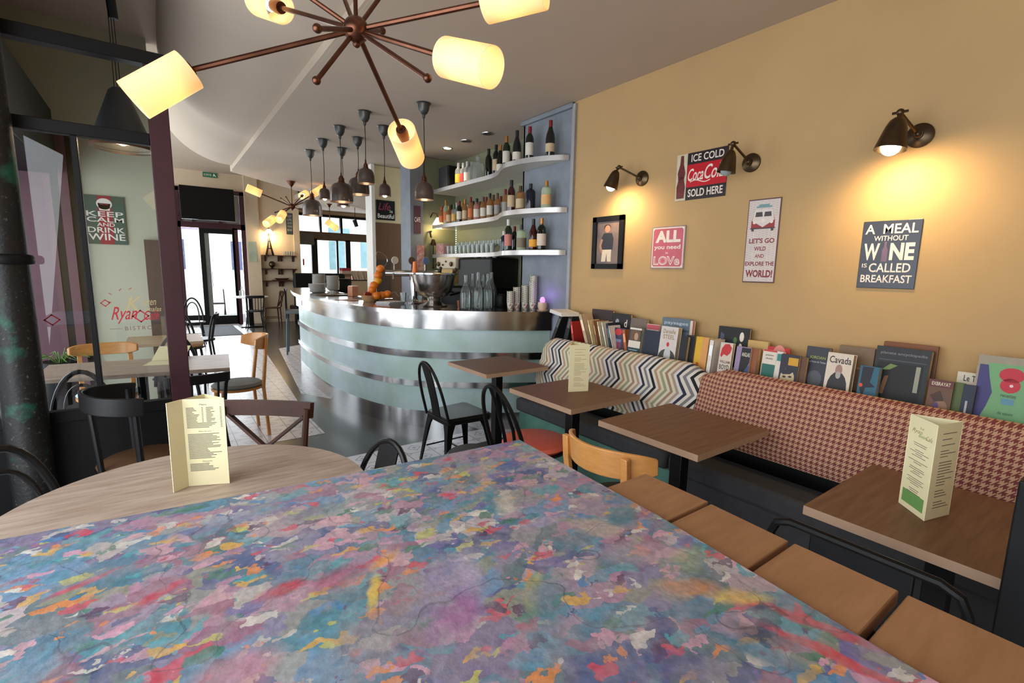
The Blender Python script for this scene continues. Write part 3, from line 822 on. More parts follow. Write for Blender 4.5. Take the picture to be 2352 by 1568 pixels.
def xback(label, loc, rz, mat, seatmat, group=None, h=.87):
    t = thing('cross_back_chair', label, 'chair', loc, rz, group)
    b = MB(); b.prism([(.2, -.2), (.2, .2), (-.18, .17), (-.18, -.17)], .44, .465); b.build('seat', seatmat, t, bevel=.008)
    crv = lambda z: -.19 - (z - .45) * .16
    for sy in (-1, 1):
        b = MB(); b.tube([(-.19, sy * .17, .0), (-.17, sy * .175, .45), (crv(.65), sy * .19, .65), (crv(h) + .01, sy * .2, h - .02)], [.014, .017, .016, .014], 8); b.build('back_post', mat, t)
    path = [(crv(h - .03) - .035 * math.cos(R(a)), .225 * math.sin(R(a)), h - .03) for a in range(-75, 76, 15)]
    b = MB(); b.strip(path, .036, .012, (-.15, 0, 1)); b.build('top_rail', mat, t)
    b = MB()
    for s in (-1, 1):
        b.strip([(crv(.49), -s * .17, .49), (crv(.66) - .02, 0, .66), (crv(h - .06) - .015, s * .18, h - .06)], .016, .006, (1, 0, .2))
    b.build('cross_brace', mat, t)
    for sy in (-1, 1):
        b = MB(); b.tube([(.17, sy * .17, .45), (.19, sy * .19, 0)], [.016, .012], 8); b.build('leg', mat, t)
    b = MB(); b.tube([(.18, .18, .2), (-.18, .17, .2)], .009, 6); b.tube([(.18, -.18, .2), (-.18, -.17, .2)], .009, 6); b.build('stretcher', mat, t)
    return t


def bandback(label, loc, rz, mat, seatmat, zt=.80, band=.105, rad=.235, group=None, straight=False, seath=.45):
    """wooden chair with a wide curved back band on two posts"""
    t = thing('band_back_chair', label, 'chair', loc, rz, group)
    b = MB(); b.prism(ell(.0, 0, .205, .205, 28), seath - .02, seath); b.build('seat_frame', mat, t)
    b = MB(); b.lathe([(0, seath), (.19, seath), (.205, seath + .015), (.18, seath + .035), (0, seath + .04)], 26); b.build('seat_pad', seatmat, t)
    k = .35 if straight else 1.0
    lim = 62
    path = [(-.25 + .30 * k * (1 - math.cos(R(a))), rad * math.sin(R(a)) / math.sin(R(lim)), zt - band / 2) for a in range(-lim, lim + 1, 8)]
    m = len(path); b = MB(); vs = []; fs = []
    for i, p in enumerate(path):
        f = abs(2 * i / (m - 1) - 1); hh = band / 2 * (1 - .45 * f ** 4)
        a = R(-lim + 2 * lim * i / (m - 1)); nx, ny = -math.cos(a), math.sin(a)
        for dz, th in ((-hh, -.009), (hh, -.009), (hh, .009), (-hh, .009)):
            vs.append((p[0] + nx * th - (dz * .12), p[1] + ny * th, p[2] + dz))
    for i in range(m - 1):
        for j in range(4): fs.append((i * 4 + j, i * 4 + (j + 1) % 4, i * 4 + 4 + (j + 1) % 4, i * 4 + 4 + j))
    fs += [(0, 1, 2, 3), (m * 4 - 4, m * 4 - 3, m * 4 - 2, m * 4 - 1)]
    b.add(vs, fs); b.build('back_band', mat, t, bevel=.005, smooth=60)
    for sy in (-1, 1):
        y = sy * rad * .72; xb = -.25 + .30 * k * (1 - math.cos(math.asin(.72 * math.sin(R(lim))))) - .018
        b = MB(); b.strip([(-.19, sy * .17, 0), (-.165, sy * .165, seath), (xb - .004, y, zt - band), (xb - .012, y, zt - .02)], .017, .012, (0, 1, 0)); b.build('back_post', mat, t, bevel=.004)
    for sy in (-1, 1):
        b = MB(); b.tube([(.14, sy * .14, seath - .01), (.17, sy * .17, 0)], [.018, .012], 8); b.build('leg', mat, t)
    b = MB(); b.tube([(-.17, -.16, .25), (-.17, .16, .25)], .009, 6); b.tube([(.155, -.155, .22), (.155, .155, .22)], .009, 6); b.build('stretcher', mat, t)
    return t


M_seatblk = pm('black_seat_leather', C(30, 30, 32), .5, var=.1)
M_coral = pm('coral_vinyl', C(214, 100, 76), .45, var=.08, scale=6)
M_blue = pm('pale_blue_seat', C(168, 196, 214), .6, var=.05)
M_greypad = pm('grey_seat_pad', C(120, 124, 124), .7, var=.08)
M_ivory = pm('ivory_seat_pad', C(214, 208, 180), .6, var=.05)
M_brownl = pm('brown_leather', C(92, 62, 38), .45, var=.15)

tolix('black metal chair with open hoop back standing by the curved bar front', (1.745, 3.07, 0), R(2), 'black metal bistro chairs')
tolix('black metal chair, only its hoop back showing between the round table and the painted panel', (0.41, 1.61, 0), R(196), 'black metal bistro chairs')
# chair with the coral seat pad
t = thing('hoop_back_chair', 'black metal chair with a round coral-orange seat pad', 'chair', (1.80, 2.20, 0), R(2))
b = MB(); b.lathe([(0, .425), (.2, .425), (.205, .44), (0, .44)], 32); b.build('seat', M_black, t)
b = MB(); b.lathe([(0, .44), (.185, .44), (.205, .46), (.195, .482), (.14, .492), (0, .495)], 32); b.build('seat_pad', M_coral, t)
b = MB(); b.tube(arch(.40, .86, .17, -.19, -.335, 20), .012, 8); b.build('back_hoop', M_black, t)
b = MB(); b.tube([(-.20, .02, .43), (-.225, .02, .55), (-.27, .02, .7), (-.33, .02, .85)], .011, 8); b.tube([(-.2, -.07, .43), (-.23, -.07, .6), (-.31, -.05, .82)], .010, 8); b.build('back_bars', M_black, t)
legs4(t, M_black, .28, .28, .43, .014, .010, .05)
t = thing('low_stool', 'black round stool tucked behind the painted panel corner', 'stool', (1.40, 2.26, 0))
b = MB(); b.lathe([(0, .425), (.15, .425), (.165, .44), (.15, .46), (0, .465)], 28); b.build('seat', M_seatblk, t)
legs4(t, M_black, .18, .18, .43, .012, .010, .05)

bandback('orange beech chair with curved band back and dark seat at the bare bistro table', (1.64, 1.355, 0), R(0), M_beech, M_seatblk, zt=.80, band=.12, rad=.235)
# metal chair in the shade by the near bistro table
t = thing('metal_armchair', 'black metal chair with rounded rectangular back beside the plank table', 'chair', (1.56, 0.375, 0), 0)
b = MB(); b.box(-.19, .18, -.18, .18, .43, .45); b.build('seat', M_black, t, bevel=.01)
rr = lambda w, z0, z1, r: [(0, y, z) for y, z in [(-w, z0), (-w, z1 - r), (-w + r * .3, z1 - r * .3), (-w + r, z1), (w - r, z1), (w - r * .3, z1 - r * .3), (w, z1 - r), (w, z0)]]
b = MB(); b.tube([(-.19 - (z - .44) * .1, y, z) for x, y, z in rr(.205, .0, .845, .05)], .011, 8); b.build('back_frame', M_black, t)
b = MB(); b.box(-.222, -.212, -.11, .11, .47, .835); b.build('back_panel', M_black, t, bevel=.004)
for sy in (-1, 1):
    b = MB(); b.tube([(.16, sy * .17, .44), (.19, sy * .19, 0)], .011, 8); b.build('leg', M_black, t)

# round table chairs
xback('dark brown cross-back chair with worn top rail behind the round table', (0.20, 2.22, 0), R(-128), M_walnut, M_walnut, 'cross-back cafe chairs')
t = thing('barrel_back_chair', 'dark wooden chair with wrapped curved top rail and brown seat, close to the glazed screen', 'chair', (-0.125, 3.13, 0), R(6))
b = MB(); b.prism(ell(0, 0, .21, .21, 28), .43, .455); b.build('seat_frame', M_blackp, t)
b = MB(); b.lathe([(0, .455), (.2, .455), (.205, .47), (.18, .485), (0, .49)], 28); b.build('seat_pad', M_brownl, t)
b = MB(); b.strip([(-.02 - .21 * math.cos(R(a)), .21 * math.sin(R(a)), .83 - .0003 * abs(a)) for a in range(-95, 96, 10)], .045, .009, (0, 0, 1)); b.build('top_rail', M_blackp, t, bevel=.005)
for a in (-85, 85):
    b = MB(); b.tube([(-.05, .17 * math.copysign(1, a), 0), (-.03, .185 * math.copysign(1, a), .45), (-.02 - .2 * math.cos(R(a)), .2 * math.sin(R(a)), .82)], .016, 8); b.build('back_post', M_blackp, t)
for a in (-25, 25):
    b = MB(); b.tube([(-.18, .1 * math.copysign(1, a), .45), (-.02 - .2 * math.cos(R(a)), .2 * math.sin(R(a)), .82)], .013, 8); b.build('back_bar', M_blackp, t)
for sx, sy in ((1, 1), (1, -1), (-1, 1), (-1, -1)):
    b = MB(); b.tube([(sx * .13, sy * .13, .44), (sx * .18, sy * .17, 0)], [.016, .012], 8); b.build('leg', M_blackp, t)
bentwood('black bentwood chair in deep shade in front of the iron column', (-0.36, 2.02, 0), R(-62))

# beyond the glazed screen
bentwood('black bentwood chair behind the iron column, at the pale table', (-0.37, 3.90, 0), R(82), group='bentwood cafe chairs')
spindle('black slat-back chair with ivory seat pad in front of the pale table', (0.15, 4.14, 0), R(96), cushion=M_ivory, nsp=4, h=.745)
bandback('beech chair with wide flat back and pale blue seat behind the pale table', (-0.39, 4.98, 0), R(-86), M_beech, M_blue, zt=.84, band=.10, rad=.225, straight=True)
bandback('tall beech chair with thick curved back at the end of the pale table', (0.50, 4.78, 0), R(186), M_beech, M_greypad, zt=.90, band=.13, rad=.2)
bentwood('black bentwood chair between the pale table and the small wooden table', (0.09, 5.42, 0), R(88), group='bentwood cafe chairs')
M_redpat = pm('red_patterned_cushion', C(190, 90, 70), .8, col2=C(170, 160, 110), scale=26)
bentwood('black bentwood chair with red patterned cushion back, beyond the small wooden table', (0.22, 7.35, 0), R(-80), group='bentwood cafe chairs', cushion=M_redpat)
spindle('black slat-back chair turned sideways in the tiled aisle', (0.40, 8.1, 0), R(170), nsp=6)
bentwood('black bentwood chair deepest in the tiled aisle, before the street door', (0.45, 10.6, 0), R(-95), group='bentwood cafe chairs')
spindle('black slat-back chair at the round window table by the street door', (1.78, 12.75, 0), R(88), nsp=5)
xback('brown cross-back chair against the alcove wall', (2.28, 13.55, 0), R(180), M_walnut, M_walnut, 'cross-back cafe chairs')

t = thing('cafe_table', 'rectangular pale-topped table beyond the glazed screen', 'table', (-0.15, 4.42, 0))
b = MB(); b.prism([(-.56, -.2), (.53, -.36), (.59, .30), (-.55, .40)], .722, .75); b.build('tabletop', M_wood_r, t, bevel=.003)
pedestal(t)
o = MB(); o.prism([(-.09, -.12), (.13, -.10), (.12, .10), (-.10, .09)], 0, .002)
M2 = Matrix.Translation((-.10, .09, .0)) @ Matrix.Rotation(R(-28), 4, 'X')
o.box(0, .22, 0, .2, 0.004, .006, Matrix.Translation((-.10, .08, .0)) @ Matrix.Rotation(R(25), 4, 'X'))
tag(o.build('open_menu', M_paper, loc=(-.02, 4.52, .7505), rot=(0, 0, R(-18)), smooth=0), 'open cream menu lying on the pale table beyond the screen', 'menu')
t = thing('cafe_table', 'small wooden table in the tiled aisle between bentwood chairs', 'table', (0.0, 6.0, 0))
b = MB(); b.box(-.3, .32, -.35, .30, .722, .75); b.build('tabletop', pm('tan_top', C(188, 160, 128), .45, var=.08), t, bevel=.003)
pedestal(t)
t = thing('window_table', 'round white table by the street door with a bottle on it', 'table', (1.80, 13.5, 0))
b = MB(); b.lathe([(0, .72), (.4, .72), (.41, .735), (.4, .75), (0, .75)], 36); b.build('tabletop', pm('white_top', C(224, 222, 218), .35, var=.03), t)
pedestal(t, col=.05, foot=.26)

t = thing('bar_stool', 'tall bar stool with slatted black back and grey seat at the end of the bar', 'stool', (1.90, 8.95, 0), R(-15))
t.scale = (.85, .85, 1)
b = MB(); b.box(-.2, .2, -.2, .2, .70, .76); b.build('seat', M_greypad, t, bevel=.02)
b = MB()
for i in range(6): b.box(-.2, -.185, -.17 + i * .066, -.155 + i * .066, .78, 1.1)
b.box(-.205, -.18, -.2, .2, 1.08, 1.13); b.build('slatted_back', M_blackp, t)
b = MB(); b.box(-.21, -.19, -.2, .2, .62, .80); b.build('back_apron', M_greypad, t, bevel=.006)
for sx, sy in ((1, 1), (1, -1), (-1, 1), (-1, -1)):
    b = MB(); b.tube([(sx * .17, sy * .17, .7), (sx * .2, sy * .2, 0)], .018, 8); b.build('leg', pm('blue_grey_paint', C(86, 104, 118), .5), t)
b = MB(); b.box(-.35, .35, -1.0, 1.0, 0, .012)
tag(b.build('doormat', pm('grey_mat', C(78, 84, 92), .9, var=.2, scale=40), loc=(1.07, 12.9, .002), smooth=0), 'grey doormat inside the street door', 'doormat')
# ================================================================ GLAZED SCREEN, COLUMN, CONE PENDANT
SY = 3.5
KS = SY / 3.1
t = thing('glazed_screen', 'dark framed glazed screen between round table and window bay, red bistro lettering on its glass', 'screen', (-0.15, SY, 0))
fz = lambda z: max(0, 1.5 + (z - 1.5) * KS)
bx = lambda x0, x1, y0, y1, z0, z1: (MB().box(x0 * KS + .15, x1 * KS + .15, y0, y1, fz(z0), fz(z1)))
bx(0.012, 0.098, -.035, .035, 0, 2.5).build('post', M_burg, t, bevel=.004)
bx(-1.7, 0.098, -.04, .04, 2.455, 2.515).build('lintel', M_blkp, t, bevel=.004)
bx(-1.7, 0.012, -.03, .03, 2.08, 2.135).build('transom', M_blkp, t, bevel=.003)
bx(-0.285, -0.262, -.025, .025, .80, 2.08).build('mullion', M_blkp, t, bevel=.003)
bx(-1.7, 0.012, -.03, .03, .735, .79).build('bottom_rail', M_blkp, t, bevel=.003)
bx(-1.7, 0.012, -.012, .012, 0, .735).build('kick_panel', M_blkp, t, smooth=0)
bx(-0.262, 0.012, -.003, .003, .79, 2.08).build('glass_pane', M_pane, t, smooth=0)
bx(-1.7, -0.285, -.003, .003, .79, 2.08).build('glass_pane', M_pane, t, smooth=0)
# lettering and diamonds on the glass
F = Matrix(((KS, 0, 0, 0.15), (0, 0, -1, -.004), (0, KS, 0, 1.5 - 1.5 * KS), (0, 0, 0, 1)))
M_red = flat(176, 34, 44)
M_gold = pm('gold_lettering', C(190, 168, 120), .5, var=.05)
mb = MB(); put_text(mb, 'Ryan', -0.205, -0.10, 1.20, 1.285, .0, .006, .45, F); put_text(mb, 'Café', -0.075, -0.01, 1.215, 1.262, .0, .004, .45, F)
def diamond(mb, cx, cz, r, tk):
    for k in range(4):
        a, c = k * PI / 2, (k + 1) * PI / 2
        p, q = Vector((cx + r * math.cos(a), cz + r * .92 * math.sin(a))), Vector((cx + r * math.cos(c), cz + r * .92 * math.sin(c)))
        d = (q - p).normalized(); nn = Vector((-d.y, d.x)) * tk
        mb.prism([tuple(p), tuple(q), tuple(q + nn), tuple(p + nn)], 0, .0005, F)
for q in ((-0.088, 1.235, .036, .006), (-0.222, 1.305, .02, .004), (-0.42, 1.23, .03, .005)):
    md = MB(); diamond(md, *q); md.build('red_diamond', M_red, t, smooth=0)
for x, z, a in ((-.20, 1.35, -.6), (-.16, 1.37, .9), (-.12, 1.375, .5), (-.205, 1.31, -.3)):
    md = MB(); md.box(-.007, .007, -.0015, .0015, 0, .0005, F @ Matrix.Translation((x, z, 0)) @ Matrix.Rotation(a, 4, 'Z')); md.build('red_dash', M_red, t, smooth=0)
mb.build('red_lettering', M_red, t, smooth=0)
mb = MB(); put_text(mb, 'K', -0.145, -0.08, 1.265, 1.335, .0, 0, .4, F); put_text(mb, 'aren', -0.07, -.02, 1.29, 1.315, 0, 0, .3, F); put_text(mb, 'analas', -0.065, -.0, 1.258, 1.282, 0, 0, .3, F)
mb.build('gold_lettering', M_gold, t, smooth=0)
mb = MB(); put_text(mb, 'BISTRO', -0.155, -0.045, 1.165, 1.185, .0, 0, 0, F, 1.3); mb.box(-.215, -.165, 1.174, 1.176, 0, .0005, F)
mb.build('bistro_lettering', flat(120, 90, 84), t, smooth=0)

def ironmat():
    m, t, n, l, b = nt('weathered_cast_iron'); b.inputs['Roughness'].default_value = .5; b.inputs['Metallic'].default_value = .2
    tc = n.new('ShaderNodeTexCoord')
    a = n.new('ShaderNodeTexNoise'); a.inputs['Scale'].default_value = 4.5; a.inputs['Detail'].default_value = 6; l.new(tc.outputs['Object'], a.inputs['Vector'])
    r = n.new('ShaderNodeValToRGB'); e = r.color_ramp.elements
    e[0].position = .58; e[0].color = C(22, 22, 21); e[1].position = .66; e[1].color = C(24, 84, 66); l.new(a.outputs['Fac'], r.inputs[0])
    q = n.new('ShaderNodeTexNoise'); q.inputs['Scale'].default_value = 60; q.inputs['Detail'].default_value = 3; l.new(tc.outputs['Object'], q.inputs['Vector'])
    r2 = n.new('ShaderNodeValToRGB'); f = r2.color_ramp.elements
    f[0].position = .62; f[0].color = (0, 0, 0, 1); f[1].position = .74; f[1].color = (1, 1, 1, 1); l.new(q.outputs['Fac'], r2.inputs[0])
    x = n.new('ShaderNodeMix'); x.data_type = 'RGBA'; x.inputs['B'].default_value = C(84, 80, 72); l.new(r.outputs[0], x.inputs['A']); l.new(r2.outputs[0], x.inputs['Factor'])
    l.new(x.outputs['Result'], b.inputs['Base Color'])
    bp = n.new('ShaderNodeBump'); bp.inputs['Strength'].default_value = .5; bp.inputs['Distance'].default_value = .004; l.new(q.outputs['Fac'], bp.inputs['Height']); l.new(bp.outputs[0], b.inputs['Normal'])
    return m


t = thing('iron_column', 'black cast iron column with chipped paint and a ring collar', 'column', (-0.60, 3.38, 0))
b = MB(); b.lathe([(.095, 0), (.095, .12), (.088, .14), (.085, 1.5), (.079, CE + .86)], 28); b.build('shaft', ironmat(), t)
b = MB(); b.lathe([(.084, 1.485), (.102, 1.488), (.107, 1.5), (.107, 1.52), (.1, 1.53), (.084, 1.535)], 28); b.build('collar', M_blkp, t)
b = MB(); b.prism([(-1.68, 3.56), (-0.78, 3.56), (-0.78, 3.6), (-1.68, 3.6)], 2.15, CE + .8); struct('wall_header', b, M_blkp, smooth=0)
b = MB(); b.box(-1.68, -.70, 3.66, 6.35, 2.32, 2.9); tag(b.build('awning_box', M_blkp, smooth=0, bevel=.01), 'black boxed roller housing high in the window bay', 'housing')

t = thing('cone_pendant', 'dark cone pendant lamp with copper rim hanging behind the glazed screen', 'pendant lamp', (-0.125, 4.05, 0))
zr = 2.22
b = MB(); b.lathe([(.03, zr + .36), (.05, zr + .34), (.165, zr + .02), (.17, zr), (.165, zr), (.045, zr + .33), (.03, zr + .345)], 32); b.build('shade', pm('charcoal_enamel', C(52, 54, 54), .45, .2, var=.12), t)
b = MB(); b.lathe([(.155, zr + .015), (.17, zr + .012), (.17, zr - .005), (.155, zr - .004)], 32); b.build('rim', M_copper, t)
b = MB(); b.sphere((0, 0, zr + .05), .032); b.build('bulb', M_bulb, t)
b = MB()
for y in (-.012, 0, .012): b.tube([(y * 1.3, 0, zr + .35), (y, 0, 3.05), (y, 0, CE + .8)], .0025, 5)
b.build('cord', M_blkp, t)
b = MB(); b.tube([(-.02, 0, 3.66), (-.005, 0, 3.3), (.012, 0, 2.98)], .026, 10); b.build('counterweight', M_blkp, t)
point('cone_pendant_light', (-0.125, 4.05, zr - .0), 3, r=.03)

t = thing('wine_poster', 'red and green poster reading KEEP CALM AND DRINK WINE seen through the glazed screen', 'poster', (-0.40, 6.49, 1.93))
PW, PH = .33, .48
F = Matrix(((1, 0, 0, 0), (0, 0, -1, -.0), (0, 1, 0, 0), (0, 0, 0, 1)))
b = MB(); b.mi = 0; b.box(-PW / 2, PW / 2, -PH / 2, PH / 2, 0, .004, F); b.build('backing', pm('poster_green', C(52, 92, 84), .5, col2=C(70, 84, 64), scale=3), t, smooth=0)
b = MB(); b.box(-.05, .06, -PH / 2, PH / 2, .0042, .0048, F); b.build('red_panel', flat(150, 34, 44), t, smooth=0)
mb = MB()
for k, (s, a, c) in enumerate((('KEEP', .035, .085), ('CALM', -.02, .028), ('AND', -.062, -.027), ('DRINK', -.125, -.072), ('WINE', -.20, -.135))):
    w = .07 if s == 'AND' else .145
    put_text(mb, s, -w + .005, w + .005, a, c, .005, .012, 0, F)
poly2(mb, ell(.005, .16, .062, .055), .005, M=F); poly2(mb, [(-.045, .165), (.055, .165), (.045, .095), (-.035, .095)], .005, M=F)
mb.build('lettering', M_white, t, smooth=0)
mb = MB()
for x in (-.028, .008): mb.box(x, x + .03, .15, .162, .0055, .006, F)
mb.build('portrait_shades', flat(120, 30, 38), t, smooth=0)

t = thing('grass_plant', 'spiky green plant low beside the iron column', 'plant', (-0.70, 5.3, 0))
b = MB(); b.lathe([(0, 0), (.1, 0), (.13, .7), (.11, .7), (0, .66)], 20); b.build('pot', M_blkp, t)
b = MB(); rnd = random.Random(4)
for i in range(26):
    a = rnd.uniform(0, 2 * PI); L = rnd.uniform(.15, .3); dx, dy = math.cos(a), math.sin(a)
    b.tube([(0, 0, .66), (dx * L * .4, dy * L * .4, .66 + L * .45), (dx * L, dy * L, .66 + L * .3)], [.005, .004, .001], 4)
b.build('leaves', flat(96, 130, 62), t)

# ================================================================ SIGNS ON THE YELLOW WALL
WX = 2.949


def sign(name, label, y0, y1, z0, z1, base, rough=.35, bend=False):
    """y0 = far edge, y1 = near edge; returns thing, frame with origin at the far bottom corner, width, height"""
    t = thing(name, label, 'sign', (WX, (y0 + y1) / 2, (z0 + z1) / 2))
    w, h = y0 - y1, z1 - z0
    F = Matrix(((0, 0, -1, 0), (-1, 0, 0, w / 2), (0, 1, 0, -h / 2), (0, 0, 0, 1)))
    b = MB(); b.box(0, w, 0, h, 0.001, .006, F); b.build('plate', base, t, smooth=0, bevel=.002)
    return t, F, w, h


def letters(t, F, w, h, rows, mat, name='lettering', d=.0064):
    mb = MB()
    for r in rows:
        s, u0, u1, v0, v1 = r[:5]; k = r[5] if len(r) > 5 else {}
        put_text(mb, s, u0 * w, u1 * w, v0 * h, v1 * h, d, k.get('b', .015), k.get('sh', 0), F, k.get('sp', 1.0))
    return mb.build(name, mat, t, smooth=0)


M_navy = pm('navy_enamel', C(34, 38, 52), .35, var=.2, scale=12)
M_offw = pm('offwhite_enamel', C(226, 212, 198), .45, var=.06, scale=20)
# A MEAL WITHOUT WINE
t, F, w, h = sign('wine_sign', 'dark navy metal sign reading A MEAL WITHOUT WINE IS CALLED BREAKFAST', 0.986, 0.746, 1.448, 1.782, M_navy)
letters(t, F, w, h, [('A  MEAL', .05, .95, .81, .95), ('WITHOUT', .22, .80, .705, .78, {'b': .008}), ('W', .06, .34, .42, .67, {'b': .03}), ('NE', .52, .93, .42, .67, {'b': .04}),
                     ('IS', .06, .15, .31, .37, {'b': .005}), ('CALLED', .19, .90, .24, .375), ('BREAKFAST', .06, .94, .085, .20)], M_offw)
mb = MB(); poly2(mb, [(.385 * w, .40 * h), (.485 * w, .40 * h), (.485 * w, .57 * h), (.455 * w, .62 * h), (.455 * w, .69 * h), (.415 * w, .69 * h), (.415 * w, .62 * h), (.385 * w, .57 * h)], .0064, M=F)
mb.build('wine_bottle_picture', flat(110, 88, 112), t, smooth=0)
# van sign
t, F, w, h = sign('van_sign', "tall pale sign with a red camper van reading LET'S GO WILD", 1.602, 1.408, 1.457, 1.953, pm('rust_edge', C(96, 62, 62), .5, var=.25, scale=20))
mb = MB(); mb.box(.03 * w, .97 * w, .015 * h, .985 * h, .006, .0064, F); mb.build('printed_face', pm('cream_print', C(206, 192, 184), .5, var=.06, scale=16), t, smooth=0)
mb = MB(); F2 = F
for i in range(34):
    v = .03 * h + i * .028 * h
    for j in range(8):
        u = .04 * w + j * .115 * w
        mb.box(u, u + .075 * w, -.0011, .0011, .0065, .0067, F @ Matrix.Translation((0, v + (j % 2) * .006, 0)))
mb.build('wave_print', flat(170, 156, 150), t, smooth=0)
M_dkred = pm('dark_red_print', C(128, 42, 46), .5, var=.12, scale=20)
letters(t, F, w, h, [("LET'S GO", .12, .90, .475, .535, {'b': .03}), ('WILD', .30, .66, .385, .435, {'b': .025}), ('AND', .34, .62, .30, .345, {'b': .02}), ('EXPLORE THE', .05, .95, .205, .255, {'b': .03}), ('WORLD!', .09, .93, .065, .155, {'b': .04})], M_dkred, d=.0068)
mb = MB(); poly2(mb, [(u * w, v * h) for u, v in ((.14, .66), (.86, .66), (.86, .74), (.78, .84), (.22, .84), (.14, .74))], .0069, M=F); mb.build('van_body', flat(150, 52, 54), t, smooth=0)
mb = MB(); poly2(mb, [(u * w, v * h) for u, v in ((.16, .745), (.5, .665), (.84, .745), (.77, .86), (.72, .875), (.28, .875), (.23, .86))], .0072, M=F); mb.build('van_front', flat(214, 202, 194), t, smooth=0)
mb = MB()
for u in (.25, .52): poly2(mb, [(u * w, .79 * h), ((u + .23) * w, .79 * h), ((u + .21) * w, .845 * h), ((u + .02) * w, .845 * h)], .0075, M=F)
mb.box(.12 * w, .88 * w, .645 * h, .66 * h, .0072, .0076, F); mb.box(.16 * w, .24 * w, .62 * h, .648 * h, .007, .0075, F); mb.box(.76 * w, .84 * w, .62 * h, .648 * h, .007, .0075, F)
mb.build('van_glazing', flat(70, 62, 64), t, smooth=0)
mb = MB()
for u in (.24, .76): poly2(mb, ell(u * w, .725 * h, .05 * w, .05 * w), .0076, M=F)
poly2(mb, ell(.5 * w, .745 * h, .06 * w, .06 * w), .0076, M=F); mb.build('van_lamps', M_offw, t, smooth=0)
mb = MB(); mb.box(.27 * w, .74 * w, .895 * h, .915 * h, .0068, .0074, F); mb.box(.34 * w, .66 * w, .915 * h, .935 * h, .0068, .0074, F); mb.build('roof_boards', flat(112, 148, 150), t, smooth=0)
# cola sign
t, F, w, h = sign('drink_sign', 'red and black soft drink sign with a bottle reading ICE COLD and SOLD HERE', 2.134, 1.763, 1.998, 2.304, pm('sign_black', C(40, 32, 34), .3, var=.15, scale=10))
mb = MB(); mb.box(.0, .22 * w, 0, h, .006, .0066, F); mb.build('bottle_panel', pm('cream_enamel', C(196, 186, 160), .35, var=.1), t, smooth=0)
mb = MB(); mb.box(.225 * w, w, .27 * h, .75 * h, .006, .0067, F); mb.build('red_field', flat(186, 22, 36, .3), t, smooth=0)
mb = MB(); poly2(mb, [(u * w, v * h) for u, v in ((.03, .05), (.19, .05), (.2, .3), (.17, .45), (.19, .6), (.15, .78), (.14, .97), (.08, .97), (.07, .78), (.03, .6), (.05, .45), (.02, .3))], .007, M=F); mb.build('bottle_picture', pm('cola_brown', C(70, 30, 28), .3, col2=C(120, 50, 48), scale=30), t, smooth=0)
mb = MB(); put_text(mb, 'Coca', .04 * w, .18 * w, .47 * h, .53 * h, .0074, .004, .3, F); mb.build('bottle_script', M_offw, t, smooth=0)
letters(t, F, w, h, [('ICE COLD', .30, .93, .80, .955), ('SOLD HERE', .27, .95, .06, .225, {'b': .02}), ('Coca', .25, .56, .40, .66, {'b': .012, 'sh': .35}), ('Cola', .58, .95, .40, .70, {'b': .012, 'sh': .35})], M_offw, d=.007)
mb = MB(); pts = [(.30 + .4 * i / 12, .37 + .03 * math.sin(i / 12 * PI * 2)) for i in range(13)]
for (a, c), (e, f) in zip(pts, pts[1:]): mb.prism([(a * w, c * h), (e * w, f * h), (e * w, (f + .02) * h), (a * w, (c + .02) * h)], .007, .0074, F)
mb.build('script_swash', M_offw, t, smooth=0)
# ALL you need is LOVE
t, F, w, h = sign('love_sign', 'pink metal sign reading ALL you need is LOVE', 2.311, 2.029, 1.535, 1.834, pm('sign_rim', C(150, 126, 118), .5, var=.25, scale=16))
mb = MB(); mb.box(.035 * w, .965 * w, .03 * h, .97 * h, .006, .0064, F); mb.build('white_border', M_offw, t, smooth=0)
M_pink = pm('pink_enamel', C(188, 84, 100), .4, var=.08, scale=10)
rp = [(.06, .10), (.10, .055), (.90, .055), (.94, .10), (.94, .90), (.90, .945), (.10, .945), (.06, .90)]
mb = MB(); poly2(mb, [(u * w, v * h) for u, v in rp], .0066, M=F); mb.build('pink_field', M_pink, t, smooth=0)
letters(t, F, w, h, [('ALL', .13, .87, .62, .90, {'b': .05}), ('you need', .10, .88, .435, .565, {'b': .02}), ('is', .46, .53, .355, .40, {'b': .01})], M_offw, d=.0071)
letters(t, F, w, h, [('LOVe', .10, .88, .09, .30, {'b': .04})], M_offw, name='love_outline', d=.0071)
letters(t, F, w, h, [('LOVe', .125, .855, .115, .275, {'b': -.012})], M_pink, name='love_filling', d=.0076)
# framed portrait
t, F, w, h = sign('framed_picture', 'black framed portrait of a standing figure in dark shirt and pale trousers', 2.903, 2.575, 1.53, 1.946, M_blkp)
t['category'] = 'picture'
mb = MB(); fw = .13
mb.box(0, w, 0, fw * h * .75, .006, .022, F); mb.box(0, w, h - fw * h * .75, h, .006, .022, F); mb.box(0, fw * w, 0, h, .006, .022, F); mb.box(w - fw * w, w, 0, h, .006, .022, F)
mb.build('frame', M_blkp, t, smooth=0)
mb = MB(); mb.box(fw * w, w - fw * w, fw * .75 * h, h - fw * .75 * h, .0065, .008, F); mb.build('picture_sheet', pm('painted_backdrop', C(128, 108, 98), .5, col2=C(88, 80, 84), scale=7), t, smooth=0)
def fig(pts, mat, nm, d): mb = MB(); poly2(mb, [(u * w, v * h) for u, v in pts], d, M=F); mb.build(nm, mat, t, smooth=0)
fig([(.30, .14), (.44, .14), (.47, .3), (.50, .14), (.62, .14), (.62, .38), (.33, .38)], flat(206, 192, 170), 'trousers', .0085)
fig([(.30, .37), (.66, .37), (.68, .58), (.62, .68), (.36, .68), (.28, .58)], flat(40, 42, 52), 'shirt', .009)
